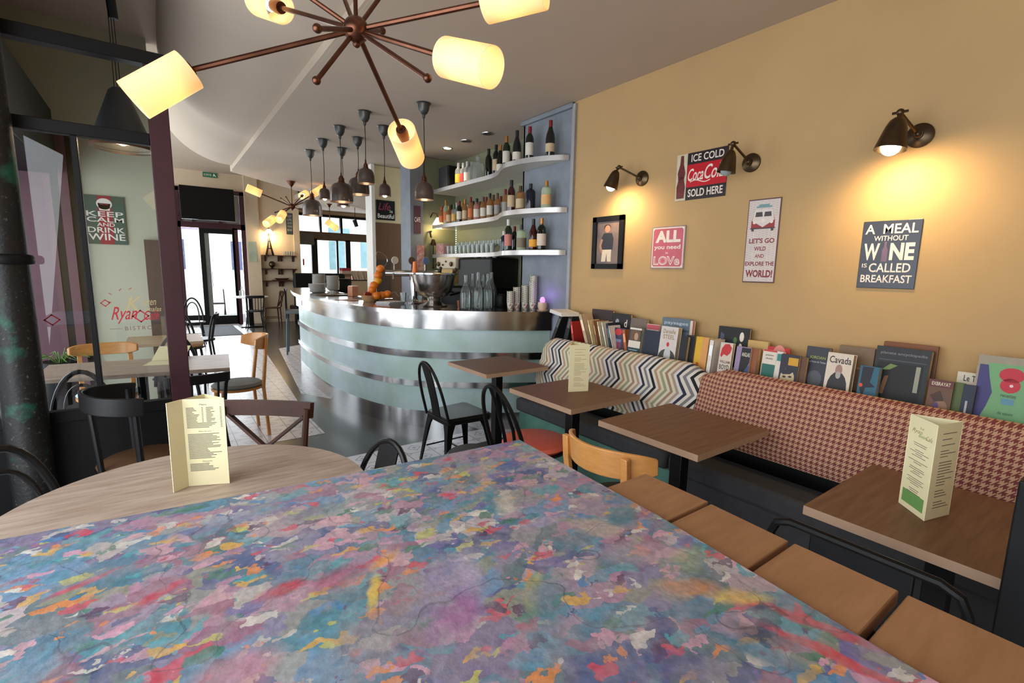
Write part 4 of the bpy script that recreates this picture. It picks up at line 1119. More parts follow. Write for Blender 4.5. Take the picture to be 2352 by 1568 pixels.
fig([(.28, .58), (.22, .44), (.30, .30), (.34, .33), (.29, .45), (.34, .56)], flat(170, 124, 98), 'arm', .0094)
fig(ell(.48, .76, .09, .07), flat(176, 130, 104), 'face', .0094)
fig(ell(.47, .79, .11, .06), flat(58, 44, 40), 'hair', .0092)
# ================================================================ WALL LAMPS
def sconce(label, base, elbow, top, mouth, r, on, power):
    """base on the wall, arm to the elbow, shade axis from top to mouth"""
    o = Vector(base); t = thing('wall_lamp', label, 'wall lamp', base, group='swivel wall lamps')
    L = lambda p: Vector(p) - o
    b = MB(); Mx = Matrix.Rotation(-PI / 2, 4, 'Y'); b.lathe([(0, -.0), (.055, 0), (.055, .012), (.04, .022), (.02, .028), (.02, .04), (0, .042)], 24, Mx); b.build('wall_plate', M_bronze, t)
    e = L(elbow); b = MB(); b.tube([(-.03, 0, 0), tuple(e)], .007, 8); b.build('arm', M_bronze, t)
    b = MB(); b.sphere((-.04, 0, 0), .016); b.build('joint', M_bronze, t)
    b = MB(); b.sphere(tuple(e), .016); b.tube([tuple(e + Vector((0, -.03, 0))), tuple(e + Vector((0, .03, 0)))], .006, 6); b.build('joint', M_bronze, t)
    a, m = L(top), L(mouth); ax = (m - a); Ln = ax.length; Q = Matrix.Translation(a) @ ax.to_track_quat('Z', 'Y').to_matrix().to_4x4()
    b = MB(); b.tube([tuple(e), tuple(a)], .009, 8); b.build('neck', M_bronze, t)
    prof = [(0, 0), (r * .3, 0), (r * .5, Ln * .1), (r * .66, Ln * .3), (r * .82, Ln * .62), (r, Ln), (r * .96, Ln), (r * .78, Ln * .6), (r * .6, Ln * .3), (r * .4, Ln * .12), (0, Ln * .08)]
    b = MB(); b.lathe(prof, 28, Q); b.build('shade', M_bronze, t)
    b = MB(); b.sphere(tuple(a + ax * .9), r * .62); b.build('bulb', M_bulb if on else pm('unlit_bulb', C(150, 160, 160), .1), t)
    if on:
        d = bpy.data.lights.new('wall_lamp_beam', 'SPOT'); d.energy = power; d.color = (1, .70, .36); d.spot_size = R(168); d.spot_blend = 1.0; d.shadow_soft_size = .03
        q = bpy.data.objects.new('wall_lamp_beam', d); COL.objects.link(q); q.location = Vector(mouth) + ax.normalized() * .055; q.rotation_euler = Vector((.8, -.25, -1.0)).to_track_quat('-Z', 'Y').to_euler()


def sc(bx, by, ex, ey, tx, ty, mx, my, off): pass


sconce('lit swivel wall lamp above the framed portrait', (2.95,) + (2.432, 2.194), (2.8, 2.531, 2.27), (2.79, 2.546, 2.246), (2.77, 2.58, 2.123), .055, True, 13)
sconce('unlit swivel wall lamp in front of the red soft drink sign', (2.95,) + (1.609, 2.173), (2.78, 1.639, 2.262), (2.77, 1.641, 2.224), (2.76, 1.659, 2.1), .054, False, 0)
sconce('lit swivel wall lamp with a wide glow above the navy wine sign', (2.95,) + (0.803, 2.166), (2.77, 0.839, 2.244), (2.76, 0.839, 2.216), (2.74, 0.851, 2.079), .064, True, 17)

# ================================================================ SPUTNIK CHANDELIERS
M_shade = None
def shademat():
    m, t, n, l, b = nt('frosted_amber_glass')
    b.inputs['Base Color'].default_value = (1, .86, .62, 1); b.inputs['Roughness'].default_value = .4
    tr = n.new('ShaderNodeBsdfTranslucent'); tr.inputs[0].default_value = (1, .84, .56, 1)
    b.inputs['Emission Color'].default_value = (1, .62, .28, 1); b.inputs['Emission Strength'].default_value = .5
    nz = n.new('ShaderNodeTexNoise'); nz.inputs['Scale'].default_value = 30; tc = n.new('ShaderNodeTexCoord'); l.new(tc.outputs['Object'], nz.inputs['Vector'])
    bp = n.new('ShaderNodeBump'); bp.inputs['Strength'].default_value = .1; l.new(nz.outputs['Fac'], bp.inputs['Height']); l.new(bp.outputs[0], b.inputs['Normal'])
    mx = n.new('ShaderNodeMixShader'); mx.inputs[0].default_value = .6
    l.new(b.outputs[0], mx.inputs[1]); l.new(tr.outputs[0], mx.inputs[2]); l.new(mx.outputs[0], n['Material Output'].inputs[0])
    return m


M_shade = shademat()


def chandelier(label, hub, arms, knobs, rs, ls, hr, power, ceil, arm_r=.009):
    o = Vector(hub); t = thing('sputnik_chandelier', label, 'chandelier', hub)
    b = MB(); b.sphere((0, 0, 0), hr, 14); b.sphere((0, 0, -hr * 1.05), hr * .3, 8); b.build('hub', M_copper, t)
    b = MB(); b.tube([(0, 0, hr), (0, 0, ceil - o.z)], arm_r * .8, 8); b.build('stem', M_copper, t)
    b = MB(); b.lathe([(.012, -.09), (.03, -.07), (.07, -.005), (.07, 0), (0, 0)], 20, Matrix.Translation((0, 0, ceil - o.z))); b.build('ceiling_cup', M_copper, t)
    for a, e in arms:
        p, q = Vector(a) - o, Vector(e) - o; ax = (q - p).normalized()
        b = MB(); b.tube([tuple(p.normalized() * hr * .9), tuple(p + ax * .01)], arm_r, 8); ob = b.build('arm', M_copper, t)
        b = MB(); Q = Matrix.Translation(p) @ ax.to_track_quat('Z', 'Y').to_matrix().to_4x4()
        b.lathe([(0, -.01), (.022 * rs / .06, -.01), (.026 * rs / .06, .01), (.022 * rs / .06, .06 * rs / .06), (0, .06 * rs / .06)], 16, Q); b.build('socket', M_copper, t)
        b = MB(); b.lathe([(rs * .97, .0), (rs, .0), (rs, ls), (rs * .97, ls), (rs * .97, .0)], 28, Q); sh = b.build('glass_shade', M_shade, t)
        b = MB(); b.sphere(tuple(p + ax * (ls * .42)), rs * .42, 10); b.build('bulb', M_bulb, t)
        point('chandelier_light', tuple(o + p + ax * (ls * .42)), power, (1, .72, .40), rs * .45)
    for k in knobs:
        p = Vector(k) - o; b = MB(); b.tube([tuple(p.normalized() * hr * .9), tuple(p)], arm_r * .85, 8); b.sphere(tuple(p), arm_r * 1.5, 8); b.build('knob_arm', M_copper, t)
    return t


chandelier('big copper sputnik chandelier close overhead with five frosted amber shades', (0.589, 1.716, 2.283),
           [((0.123, 1.924, 2.109), (-0.032, 1.94, 1.984)), ((0.772, 1.433, 2.154), (0.857, 1.204, 2.064)), ((0.859, 1.98, 2.067), (0.988, 2.146, 1.988)),
            ((0.885, 1.381, 2.325), (0.974, 1.242, 2.334)), ((0.463, 2.225, 2.511), (0.389, 2.489, 2.631))],
           [(0.418, 1.546, 2.177), (0.741, 1.872, 2.378), (0.441, 1.661, 2.075), (0.697, 1.409, 2.069), (0.434, 1.783, 2.378), (0.592, 1.904, 2.507), (0.726, 1.777, 2.484)],
           .058, .19, .042, 3.0, CE)
chandelier('small sputnik chandelier with amber shades hanging at the end of the room', (1.914, 9.0, 2.508),
           [((1.435, 8.9, 2.654), (1.203, 8.9, 2.736)), ((2.143, 9.3, 2.736), (2.336, 9.6, 2.866)), ((2.253, 9.0, 2.744), (2.477, 9.0, 2.9)),
            ((1.56, 8.7, 2.258), (1.369, 8.5, 2.109)), ((1.706, 8.7, 2.352), (1.525, 8.4, 2.114))],
           [(1.627, 8.9, 2.376), (1.762, 9.1, 2.64), (1.845, 9.1, 2.669), (2.153, 8.9, 2.615), (2.106, 8.8, 2.393)], .062, .22, .05, 4.0, CE)
t = thing('sputnik_lamp', 'amber tube lamp on a rod before the corner windows', 'pendant lamp', (4.071, 14.5, 2.985))
o = Vector((4.071, 14.5, 2.985))
b = MB(); b.lathe([(.012, -.1), (.05, -.03), (.1, 0), (0, 0)], 16, Matrix.Translation((0, 0, 3.28 - o.z))); b.tube([(0, 0, 3.2 - o.z), (.0, 0, -.3)], .012, 6); b.build('rod', M_copper, t)
p, q = Vector((3.98, 14.5, 2.797)) - o, Vector((4.241, 14.5, 2.62)) - o; ax = (q - p).normalized()
b = MB(); Q = Matrix.Translation(p) @ ax.to_track_quat('Z', 'Y').to_matrix().to_4x4(); b.lathe([(.085, 0), (.09, 0), (.09, .36), (.085, .36), (.085, 0)], 20, Q); b.build('glass_shade', M_shade, t)
b = MB(); b.sphere(tuple(p + ax * .16), .04, 10); b.build('bulb', M_bulb, t)
t = thing('spot_pendant', 'small black cylinder spotlight hanging before the corner windows', 'pendant lamp', (4.632, 14.0, 3.087))
o = Vector((4.632, 14.0, 3.087))
b = MB(); b.lathe([(.012, -.05), (.09, -.02), (.1, 0), (0, 0)], 16, Matrix.Translation((0, 0, 3.28 - o.z))); b.tube([(0, 0, 3.25 - o.z), (0, 0, -.22)], .008, 6); b.build('rod', M_blkp, t)
b = MB(); b.lathe([(0, -.1), (.05, -.1), (.06, .1), (0, .1)], 16, Matrix.Translation((0.01, 0, -.33)) @ Matrix.Rotation(R(-18), 4, 'Y')); b.build('spot_can', M_blkp, t)

# ================================================================ PENDANTS OVER THE BAR
M_pend = pm('dark_aged_metal', C(92, 78, 70), .32, .45, var=.35, scale=10, coat=.4)
M_cup = pm('patina_ceiling_cup', C(82, 82, 80), .4, .6, var=.2)


def pendant(label, x, y, zb, r, h, power):
    t = thing('bar_pendant', label, 'pendant lamp', (x, y, 0), group='metal pendants over the bar')
    b = MB(); b.lathe([(.006, CE - .125), (.012, CE - .12), (.014, CE - .095), (.03, CE - .085), (.045, CE - .055), (.052, CE - .01), (.066, CE - .001), (0, CE - .001)], 20); b.build('ceiling_cup', M_cup, t)
    nk = h * .36; zt = zb + h
    b = MB(); b.tube([(0, 0, CE - .12), (.004, 0, (CE + zt) / 2), (0, 0, zt + nk)], .0035, 6); b.build('cord', M_blkp, t)
    b = MB(); b.lathe([(0, zt + nk + .03), (.006, zt + nk + .03), (.009, zt + nk), (r * .17, zt + nk - .004), (r * .19, zt + nk * .7), (r * .26, zt + nk * .68), (r * .27, zt + .012), (r * .34, zt + .006), (r * .34, zt - .006), (0, zt - .006)], 20); b.build('neck', M_copper, t)
    pr = [(r * .25, zt), (r * .5, zt - h * .03), (r * .72, zt - h * .10), (r * .88, zt - h * .24), (r * .97, zt - h * .44), (r, zt - h * .7), (r, zb), (r * 1.03, zb - .004), (r * .97, zb - .002), (r * .95, zt - h * .7), (r * .91, zt - h * .44), (r * .8, zt - h * .26), (r * .5, zt - h * .08), (0, zt - h * .06)]
    b = MB(); b.lathe(pr, 28); b.build('shade', M_pend, t)
    b = MB(); b.sphere((0, 0, zb + h * (.30 if power < 1.5 else .05)), r * .34, 10); b.build('bulb', M_bulb, t)
    point('bar_pendant_light', (x, y, zb + h * .12), power, (1, .68, .36), r * .3)


# label, ceiling pixel gives the place; shade bottom / radius / height read at that distance
PEND = [
    ('lit dome pendant hanging lowest, first in the row from the corner windows', (1.615, 6.493, 2.92), 2.142, .115, .19, 1.0),
    ('small bell pendant in front of the far chandelier', (1.598, 5.859, 2.92), 2.27, .062, .12, 1.6),
    ('large dome pendant over the plates end of the bar', (1.595, 5.219, 2.92), 2.177, .115, .19, 1.0),
    ('small pendant with bare bright bulb just under a larger dome', (1.888, 6.12, 2.92), 2.244, .075, .13, 2.2),
    ('wide dome pendant half behind a smaller brown one', (1.88, 5.527, 2.92), 2.315, .115, .18, 1.0),
    ('brown dome pendant hung highest of the bar row', (1.633, 4.593, 2.92), 2.284, .078, .135, .4),
    ('small bell pendant beside the black chalk board', (1.945, 4.927, 2.92), 2.238, .062, .12, 1.6),
    ('dome pendant in front of the bottle shelves', (1.96, 4.04, 2.92), 2.113, .085, .15, 1.0),
]
for lb, (x, y, z), zb, r, h, p in PEND: pendant(lb, x, y, zb, r, h, p)

for i, (x, y) in enumerate(((2.868, 5.282), (2.869, 4.853), (2.892, 4.455))):
    t = thing('ceiling_spot', ('lit recessed ceiling spot by the back corner', 'recessed ceiling spot in the middle of its row of three', 'recessed ceiling spot above the dark wine bottles')[i], 'ceiling light', (x, y, CE), group='recessed spots over the back bar')
    b = MB(); b.lathe([(.045, -.001), (.062, -.001), (.06, -.008), (.045, -.006)], 24); b.build('ring', M_steel, t)
    b = MB(); b.lathe([(0, -.002), (.045, -.002), (.044, -.004), (0, -.004)], 20); b.build('lens', M_bulb if i == 0 else M_cup, t)
d = bpy.data.lights.new('ceiling_spot_beam', 'SPOT'); d.energy = 18; d.color = (1, .86, .66); d.spot_size = R(100); d.spot_blend = .6; d.shadow_soft_size = .03
q = bpy.data.objects.new('ceiling_spot_beam', d); COL.objects.link(q); q.location = (2.827, 5.207, 2.9)

# bracket lamp on the back wall by the shelves
t = thing('bracket_lamp', 'small lit bracket lamp with white shade on the green back wall', 'wall lamp', (2.92, 5.84, 2.12))
b = MB(); b.tube([(0, 0, .05), (0, -.06, .10), (.03, -.11, .09), (.05, -.12, .03)], .008, 8); b.build('arm', M_copper, t)
b = MB(); b.lathe([(.02, .04), (.03, .03), (.075, -.05), (.07, -.05), (.025, .025)], 20, Matrix.Translation((.05, -.12, -.0))); b.build('shade', emat('opal_lit_shade', (1, .9, .7, 1), 3.0), t)
point('bracket_lamp_light', (2.97, 5.72, 2.03), 9, (1, .74, .36), .05)
# bracket lamp on the alcove wall
t = thing('bracket_lamp', 'lit bracket lamp over the alcove shelves', 'wall lamp', (2.42, 14.3, 2.42))
b = MB(); b.tube([(0, .04, .05), (0, -.1, .08), (0, -.12, 0)], .012, 8); b.build('arm', M_copper, t)
b = MB(); b.lathe([(.03, .04), (.13, -.07), (.12, -.07), (.025, .03)], 20, Matrix.Translation((0, -.12, 0))); b.build('shade', emat('opal_lit_shade', (1, .9, .7, 1), 3.0), t)
point('alcove_lamp_light', (2.42, 14.15, 2.25), 26, (1, .72, .38), .06)
# ================================================================ BAR COUNTER
def spline(pts, k=8):
    out = []
    P = [Vector(p) for p in pts]
    for i in range(len(P) - 1):
        p0, p1, p2, p3 = P[max(i - 1, 0)], P[i], P[i + 1], P[min(i + 2, len(P) - 1)]
        for j in range(k):
            t = j / k
            out.append(0.5 * ((2 * p1) + (-p0 + p2) * t + (2 * p0 - 5 * p1 + 4 * p2 - p3) * t * t + (-p0 + 3 * p1 - 3 * p2 + p3) * t ** 3))
    out.append(P[-1])
    return out


def offs(pts, d):
    out = []
    for i, p in enumerate(pts):
        t = (pts[min(i + 1, len(pts) - 1)] - pts[max(i - 1, 0)]).normalized()
        out.append(p + Vector((-t.y, t.x)) * d)      # towards the guests
    return out


BASE = spline([(1.60, 7.40), (1.55, 6.85), (1.515, 6.2), (1.515, 5.6), (1.585, 4.97), (1.735, 4.43), (1.97, 4.06), (2.32, 3.77), (2.65, 3.56), (2.945, 3.42)])
BASE = BASE[::-1]          # runs from the wall to the far end so that offs() points to the guests
BASE2 = [Vector((p.x, p.y)) for p in BASE]
INNER = [Vector(p) for p in [(2.2, 7.4), (2.15, 6.2), (2.2, 5.3), (2.36, 4.8), (2.6, 4.45), (2.945, 4.2)]]


def wall_strip(mb, pts, z0, z1, th):
    """band of thickness th following the curve"""
    a, c = offs(pts, th), pts
    n = len(pts); vs = []
    for p, q in zip(a, c): vs += [(p.x, p.y, z0), (p.x, p.y, z1), (q.x, q.y, z1), (q.x, q.y, z0)]
    fs = [(0, 1, 2, 3), (4 * n - 4, 4 * n - 3, 4 * n - 2, 4 * n - 1)]
    for i in range(n - 1):
        for k in range(4): fs.append((i * 4 + k, i * 4 + (k + 1) % 4, i * 4 + 4 + (k + 1) % 4, i * 4 + 4 + k))
    mb.add(vs, fs)


M_zinc = pm('patinated_zinc', C(178, 196, 202), .38, .2, var=0, col2=C(150, 172, 160), scale=2.2, bump=.02)
M_zinc_top = pm('zinc_counter_metal', C(176, 174, 172), .16, 1.0, var=.06, scale=5)
M_band = pm('polished_band', C(196, 196, 196), .14, 1.0, var=.05, scale=4)
t = thing('bar_counter', 'long curved zinc bar counter with polished steel bands and pale blue-green front', 'bar', (0, 0, 0))
b = MB(); wall_strip(b, BASE2, 0.16, 1.0, -.05); b.build('front_panel', M_zinc, t, smooth=40)
b = MB(); pl = [tuple(p) for p in offs(BASE2, -.05)] + [tuple(p) for p in INNER]; b.prism(pl, 0, 1.0); b.build('carcass', M_blkp, t, smooth=0)
for z0, z1 in ((.68, .745), (.405, .46)):
    b = MB(); wall_strip(b, BASE2, z0, z1, .022); b.build('steel_band', M_band, t, smooth=40)
b = MB(); wall_strip(b, offs(BASE2, -.012), 0.0, .165, .014); b.build('kick_plate', M_band, t, smooth=40)
b = MB(); wall_strip(b, BASE2, .955, 1.09, .03); b.build('fascia', M_zinc_top, t, smooth=40)
top = offs(BASE2, .055)
ext = [Vector((1.62, 7.9)), Vector((1.72, 8.5)), Vector((1.86, 9.2))]
inn = [Vector((2.45, 9.2)), Vector((2.3, 8.0))] + INNER
b = MB(); b.prism([tuple(p) for p in top] + [tuple(p) for p in ext] + [tuple(p) for p in inn], 1.09, 1.13); b.build('counter_top', M_zinc_top, t, smooth=40)
b = MB(); b.box(1.515, 1.52, 6.72, 6.86, .99, 1.06); b.build('name_plate', pm('dark_plate', C(120, 112, 130), .4, var=.1), t, smooth=0)
b = MB(); b.box(2.0, 2.04, 8.6, 8.64, 0, 1.09); b.box(2.35, 2.39, 9.05, 9.09, 0, 1.09); b.build('support_post', M_blkp, t, smooth=0)
# lower back counter under the shelves
t = thing('back_counter', 'dark back counter under the bottle shelves', 'counter', (0, 0, 0))
b = MB(); b.prism([(2.96, 3.92), (3.285, 3.92), (3.285, 5.8), (2.85, 5.8), (2.85, 4.5)], 0, .90); b.build('cabinet', M_blkp, t, smooth=0)
b = MB(); b.prism([(2.94, 3.91), (3.285, 3.91), (3.285, 5.82), (2.82, 5.82), (2.82, 4.45)], .90, .935); b.build('worktop', M_steel, t, smooth=0)

BZ = 1.131
# --- plates
M_china = pm('grey_white_china', C(206, 202, 198), .25, var=.03)
def plate(r):
    b = MB(); b.lathe([(0, .004), (r * .55, .004), (r * .62, .001), (r * .66, .004), (r * .98, .017), (r, .019), (r * .98, .021), (r * .62, .009), (0, .009)], 28); return b
STK = [('near left stack by the guests', (1.864, 7.375, 1.13), .125, 9, 'lower wide stack on the bar'), ('', (2.183, 8.541, 1.13), .105, 18, 'tall stack behind the wide one'), ('', (2.265, 8.022, 1.13), .10, 17, 'stack by the espresso cup')]
pr = None
for _, (x, y, z), r, n, nm in STK:
    first = plate(r).build('plate', M_china, loc=(x, y, BZ))
    for k in range(n):
        o = first if k == 0 else first.copy()
        if k: COL.objects.link(o)
        o.location = (x + random.uniform(-.002, .002), y + random.uniform(-.002, .002), BZ + k * .0135)
        tag(o, 'white plate, %s in the %s' % (ORD[n - 1 - k], nm), 'plate', 'plates stacked on the bar')
x, y, z = (1.83, 6.431, 1.13)
b = MB(); b.lathe([(0, 0), (.24, 0), (.25, .012), (.245, .014), (.235, .004), (0, .004)], 36)
tag(b.build('serving_tray', pm('worn_brass_tray', C(120, 104, 84), .35, .6, var=.2), loc=(1.92, 6.72, BZ)), 'round worn metal tray in front of the plate stacks', 'tray')
t = thing('espresso_cup', 'white espresso cup with brown dot lying on the round tray', 'cup', (1.84, 6.62, BZ + .006))
b = MB(); b.lathe([(0, 0), (.022, 0), (.034, .02), (.038, .055), (.035, .055), (.03, .02), (0, .006)], 20); b.build('body', M_china, t)
b = MB(); b.tube([(.036, 0, .045), (.058, 0, .04), (.055, 0, .02), (.034, 0, .015)], .004, 6); b.build('cup_handle', M_china, t)
b = MB(); b.sphere((-.03, -.022, .03), .009, 8); b.build('printed_dot', flat(80, 50, 40), t)
t = thing('wooden_box', 'orange-brown wooden napkin box beside the plates', 'box', (2.05, 6.35, BZ), R(20))
b = MB(); b.box(-.05, .05, -.05, .05, 0, .13); b.build('body', pm('orange_wood', C(172, 104, 60), .5, var=.15), t, bevel=.004)
b = MB(); b.box(-.042, .042, -.042, .042, .13, .137); b.build('napkins', M_white, t)
b = MB(); b.box(-.16, .16, -.11, .11, 0, .012)
tag(b.build('serving_board', pm('dark_board', C(52, 40, 36), .4, var=.15), loc=(2.12, 5.92, BZ), rot=(0, 0, R(20)), bevel=.003), 'dark wooden board lying on the bar near the wooden box', 'board')
# basket with sachets
t = thing('wicker_basket', 'small wicker basket of red and brown sachets on the bar', 'basket', (1.90, 5.30, BZ))
b = MB(); b.lathe([(0, 0), (.075, 0), (.105, .07), (.10, .07), (.072, .006), (0, .006)], 28); b.build('body', pm('wicker', C(178, 136, 92), .7, var=.3, scale=60, bump=.4), t)
for i, (dx, dy, a, c) in enumerate(((-.04, .01, .3, (150, 62, 40)), (.0, -.03, 1.2, (176, 92, 60)), (.04, .02, 2.2, (130, 50, 40)), (.01, .04, .8, (160, 84, 70)))):
    b = MB(); b.box(-.04, .04, -.012, .012, .02, .10, Matrix.Translation((dx, dy, 0)) @ Matrix.Rotation(a, 4, 'Z') @ Matrix.Rotation(.25, 4, 'X'))
    tag(b.build('sachet', flat(*c), loc=(1.90, 5.30, BZ + .008), smooth=0), ('dark red sachet at the plates side of the basket', 'orange-brown sachet at the guests side of the basket', 'deep red sachet nearest the oranges in the basket', 'dusty rose sachet at the back of the basket')[i], 'sachet', 'sachets in the wicker basket')
b = MB(); b.box(-.14, .14, -.1, .1, 0, .003)
tag(b.build('paper_mat', pm('brown_paper', C(170, 134, 110), .7, var=.08), loc=(1.78, 5.62, BZ), rot=(0, 0, R(30)), smooth=0), 'brown paper sheet lying flat before the wicker basket', 'paper')
# orange stand
M_orange = pm('orange_peel', C(222, 118, 22), .45, var=.1, scale=40, bump=.15)
M_lemon = pm('yellow_peel', C(228, 160, 30), .45, var=.08, scale=40, bump=.1)
M_wire = pm('chrome_wire', C(190, 190, 190), .2, 1, var=.03)
ox, oy = 2.06, 5.28
t = thing('fruit_stand', 'tall curling wire fruit stand on the bar', 'fruit stand', (ox, oy, BZ))
b = MB(); b.tube([(-.09, .0, 0), (-.05, -.03, .03), (.08, -.03, .03), (.11, 0, 0)], .004, 6); b.build('foot', M_wire, t)
b = MB(); b.tube(spline([(.04, 0, .02), (-.10, .02, .10), (-.09, .03, .22), (-.02, .03, .34), (.05, .03, .44), (.02, .03, .52), (-.06, .03, .55), (-.08, .03, .50)], 6), .004, 6); b.build('spiral_wire', M_wire, t)
b = MB(); b.tube([(.03, -.02, .06), (.10, -.05, .11), (.15, -.05, .05)], .0035, 6); b.build('side_wire', M_wire, t)
FR = [((874, 617), .046, M_orange, 'orange at the very top of the wire fruit stand'), ((869, 632), .046, M_orange, 'orange below the topmost one on the fruit stand'), ((868, 645), .043, M_lemon, 'yellow-orange fruit in the middle of the fruit stand'),
      ((859, 655), .046, M_orange, 'orange under the yellow fruit on the stand'), ((855, 664), .046, M_orange, 'orange lowest in the upright column of the stand'), ((866, 680), .046, M_orange, 'orange lying at the foot of the stand beside the basket'), ((878, 678), .046, M_orange, 'orange lying in the middle at the foot of the stand'), ((890, 675), .044, M_orange, 'orange lying at the foot of the stand toward the beer taps')]
FP = [(2.018, 5.28, 1.495), (1.991, 5.28, 1.422), (1.985, 5.28, 1.359), (1.939, 5.28, 1.311), (1.918, 5.28, 1.263), (1.941, 5.2, 1.199), (2.009, 5.22, 1.201), (2.062, 5.2, 1.216)]
for (q, r, m, lb), p in zip(FR, FP):
    b = MB(); b.sphere((0, 0, 0), r, 14, .95); p = (p[0], p[1], max(p[2], BZ + r * .95))
    o = tag(b.build('orange', m, loc=p), lb, 'orange', 'oranges on the wire stand')
b = MB()
for k in range(3): b.box(-.13 + k * .01, .11 + k * .012, -.10, .09, k * .008, k * .008 + .006)
tag(b.build('magazine', pm('white_magazine', C(206, 204, 206), .45, var=.1), loc=(1.98, 4.92, BZ), rot=(0, 0, R(25)), smooth=0), 'thin white magazine lying on the bar before the glasses', 'magazine')
# tray with three small glasses
b = MB(); b.lathe([(0, 0), (.15, .004), (.17, .02), (.165, .022), (.145, .008), (0, .006)], 32)
tag(b.build('pink_tray', pm('pinkish_tray', C(160, 116, 104), .4, var=.1), loc=(2.36, 4.86, BZ)), 'round pinkish tray carrying small glasses on the bar', 'tray')
def tumbler(r, h):
    b = MB(); b.lathe([(0, 0), (r * .75, 0), (r, h), (r * .94, h), (r * .7, .008), (0, .008)], 18); return b
for i, (dx, dy, h, lb) in enumerate(((-.07, .05, .10, 'tallest small glass on the pinkish tray'), (.0, .0, .065, 'small glass in the middle of the pinkish tray'), (.09, -.03, .07, 'small glass on the pinkish tray nearest the steel bucket'))):
    tag(tumbler(.034, h).build('tumbler', M_clear, loc=(2.16 + dx, 4.78 + dy, BZ + .02)), lb, 'glass', 'glasses on the pinkish tray')
# beer taps
t = thing('beer_tap', 'chrome beer tap column with round handles beside the steel bucket', 'beer tap', (2.30, 5.02, BZ - .0))
b = MB(); b.lathe([(0, 0), (.06, 0), (.06, .02), (.035, .03), (.035, .30), (0, .30)], 24); b.build('column', M_band, t)
b = MB(); b.tube([(-.26, .16, .32), (.22, -.14, .32)], .035, 14); b.build('crossbar', M_band, t)
for i, (s, c) in enumerate(((-.75, (206, 196, 180)), (-.1, (96, 72, 54)), (.45, (96, 120, 150)))):
    px, py = .24 * s, -.15 * s
    b = MB(); b.tube([(px, py, .34), (px, py, .42)], .012, 8); h1 = b.build('tap_lever', M_band, t)
    b = MB(); b.lathe([(0, 0), (.038, .0), (.042, .01), (.038, .02), (0, .02)], 20, Matrix.Translation((px - .0, py - .01, .46)) @ Matrix.Rotation(PI / 2, 4, 'X')); b.build('handle_disc', flat(*c), h1)
    b = MB(); b.tube([(px - .03, py - .04, .32), (px - .04, py - .06, .25)], .009, 8); b.build('spout', M_band, t)
b = MB(); b.lathe([(0, 0), (.03, 0), (.022, .06), (.02, .11), (0, .12)], 14)
tag(b.build('pepper_mill', pm('orange_plastic', C(226, 120, 40), .4, var=.06), loc=(2.13, 4.62, BZ + .33)), 'small orange shaker at the rim of the steel bucket', 'shaker')
# wine bucket
t = thing('wine_bucket', 'large hammered steel champagne bowl on a foot, holding bottles', 'bowl', (2.24, 4.42, BZ))
t.scale = (1.13, 1.13, 1.1)
b = MB(); b.lathe([(0, .004), (.12, 0), (.125, .012), (.10, .02), (.055, .05), (.06, .075), (.12, .095), (.165, .15), (.185, .24), (.195, .29), (.205, .295), (.20, .30), (.18, .285), (.16, .16), (0, .10)], 44); b.build('bowl', pm('hammered_silver', C(180, 176, 172), .18, 1, var=.1, scale=16, bump=.25), t)
b = MB(); b.lathe([(.196, .285), (.212, .29), (.212, .302), (.196, .304)], 44); b.build('rim', M_band, t)
def bottle_parts(t, prof, mat, n=18, label=None, cap=None, lab_mat=None, cap_mat=None):
    b = MB(); b.lathe(prof, n); b.build('bottle_body', mat, t)
    if label:
        r, z0, z1 = label; b = MB(); b.lathe([(r - .001, z0), (r + .0008, z0), (r + .0008, z1), (r - .001, z1)], n); b.build('bottle_label', lab_mat, t)
    if cap:
        r, z0, z1 = cap; b = MB(); b.lathe([(r, z0), (r, z1), (0, z1)], 12); b.build('bottle_cap', cap_mat, t)
BORD = [(0, .003), (.036, 0), (.038, .006), (.038, .19), (.033, .215), (.016, .245), (.0145, .30), (.016, .302), (0, .302)]
BURG = [(0, .003), (.039, 0), (.041, .006), (.041, .15), (.036, .185), (.022, .225), (.0145, .255), (.0145, .30), (0, .302)]
SPIR = [(0, .003), (.038, 0), (.04, .006), (.04, .17), (.034, .195), (.017, .215), (.015, .27), (0, .272)]
SQRB = [(0, .003), (.043, 0), (.045, .006), (.045, .165), (.038, .185), (.016, .20), (.015, .245), (0, .247)]
M_bk = pm('black_glass', C(14, 18, 14), .08, var=0, coat=.5)
M_dkred_g = pm('dark_red_glass', C(60, 14, 16), .08, var=0, coat=.5)
for i, (dx, dy, tx, ty) in enumerate(((.05, .04, .35, .3), (.09, -.02, .5, -.1))):
    t = thing('wine_bottle', ('dark bottle neck leaning in the steel bowl toward the coffee machine', 'second dark bottle in the steel bowl, leaning lowest')[i], 'bottle', (2.24 + dx, 4.42 + dy, BZ + .12), rot=(-ty, tx, 0))
    bottle_parts(t, BORD, M_bk, cap=(.0155, .25, .303), cap_mat=pm('dark_capsule', C(60, 46, 40), .4))
# copper cup
tag(tumbler(.032, .07).build('copper_cup', M_copper, loc=(2.40, 4.18, BZ)), 'small copper cup at the foot of the steel bowl', 'cup')
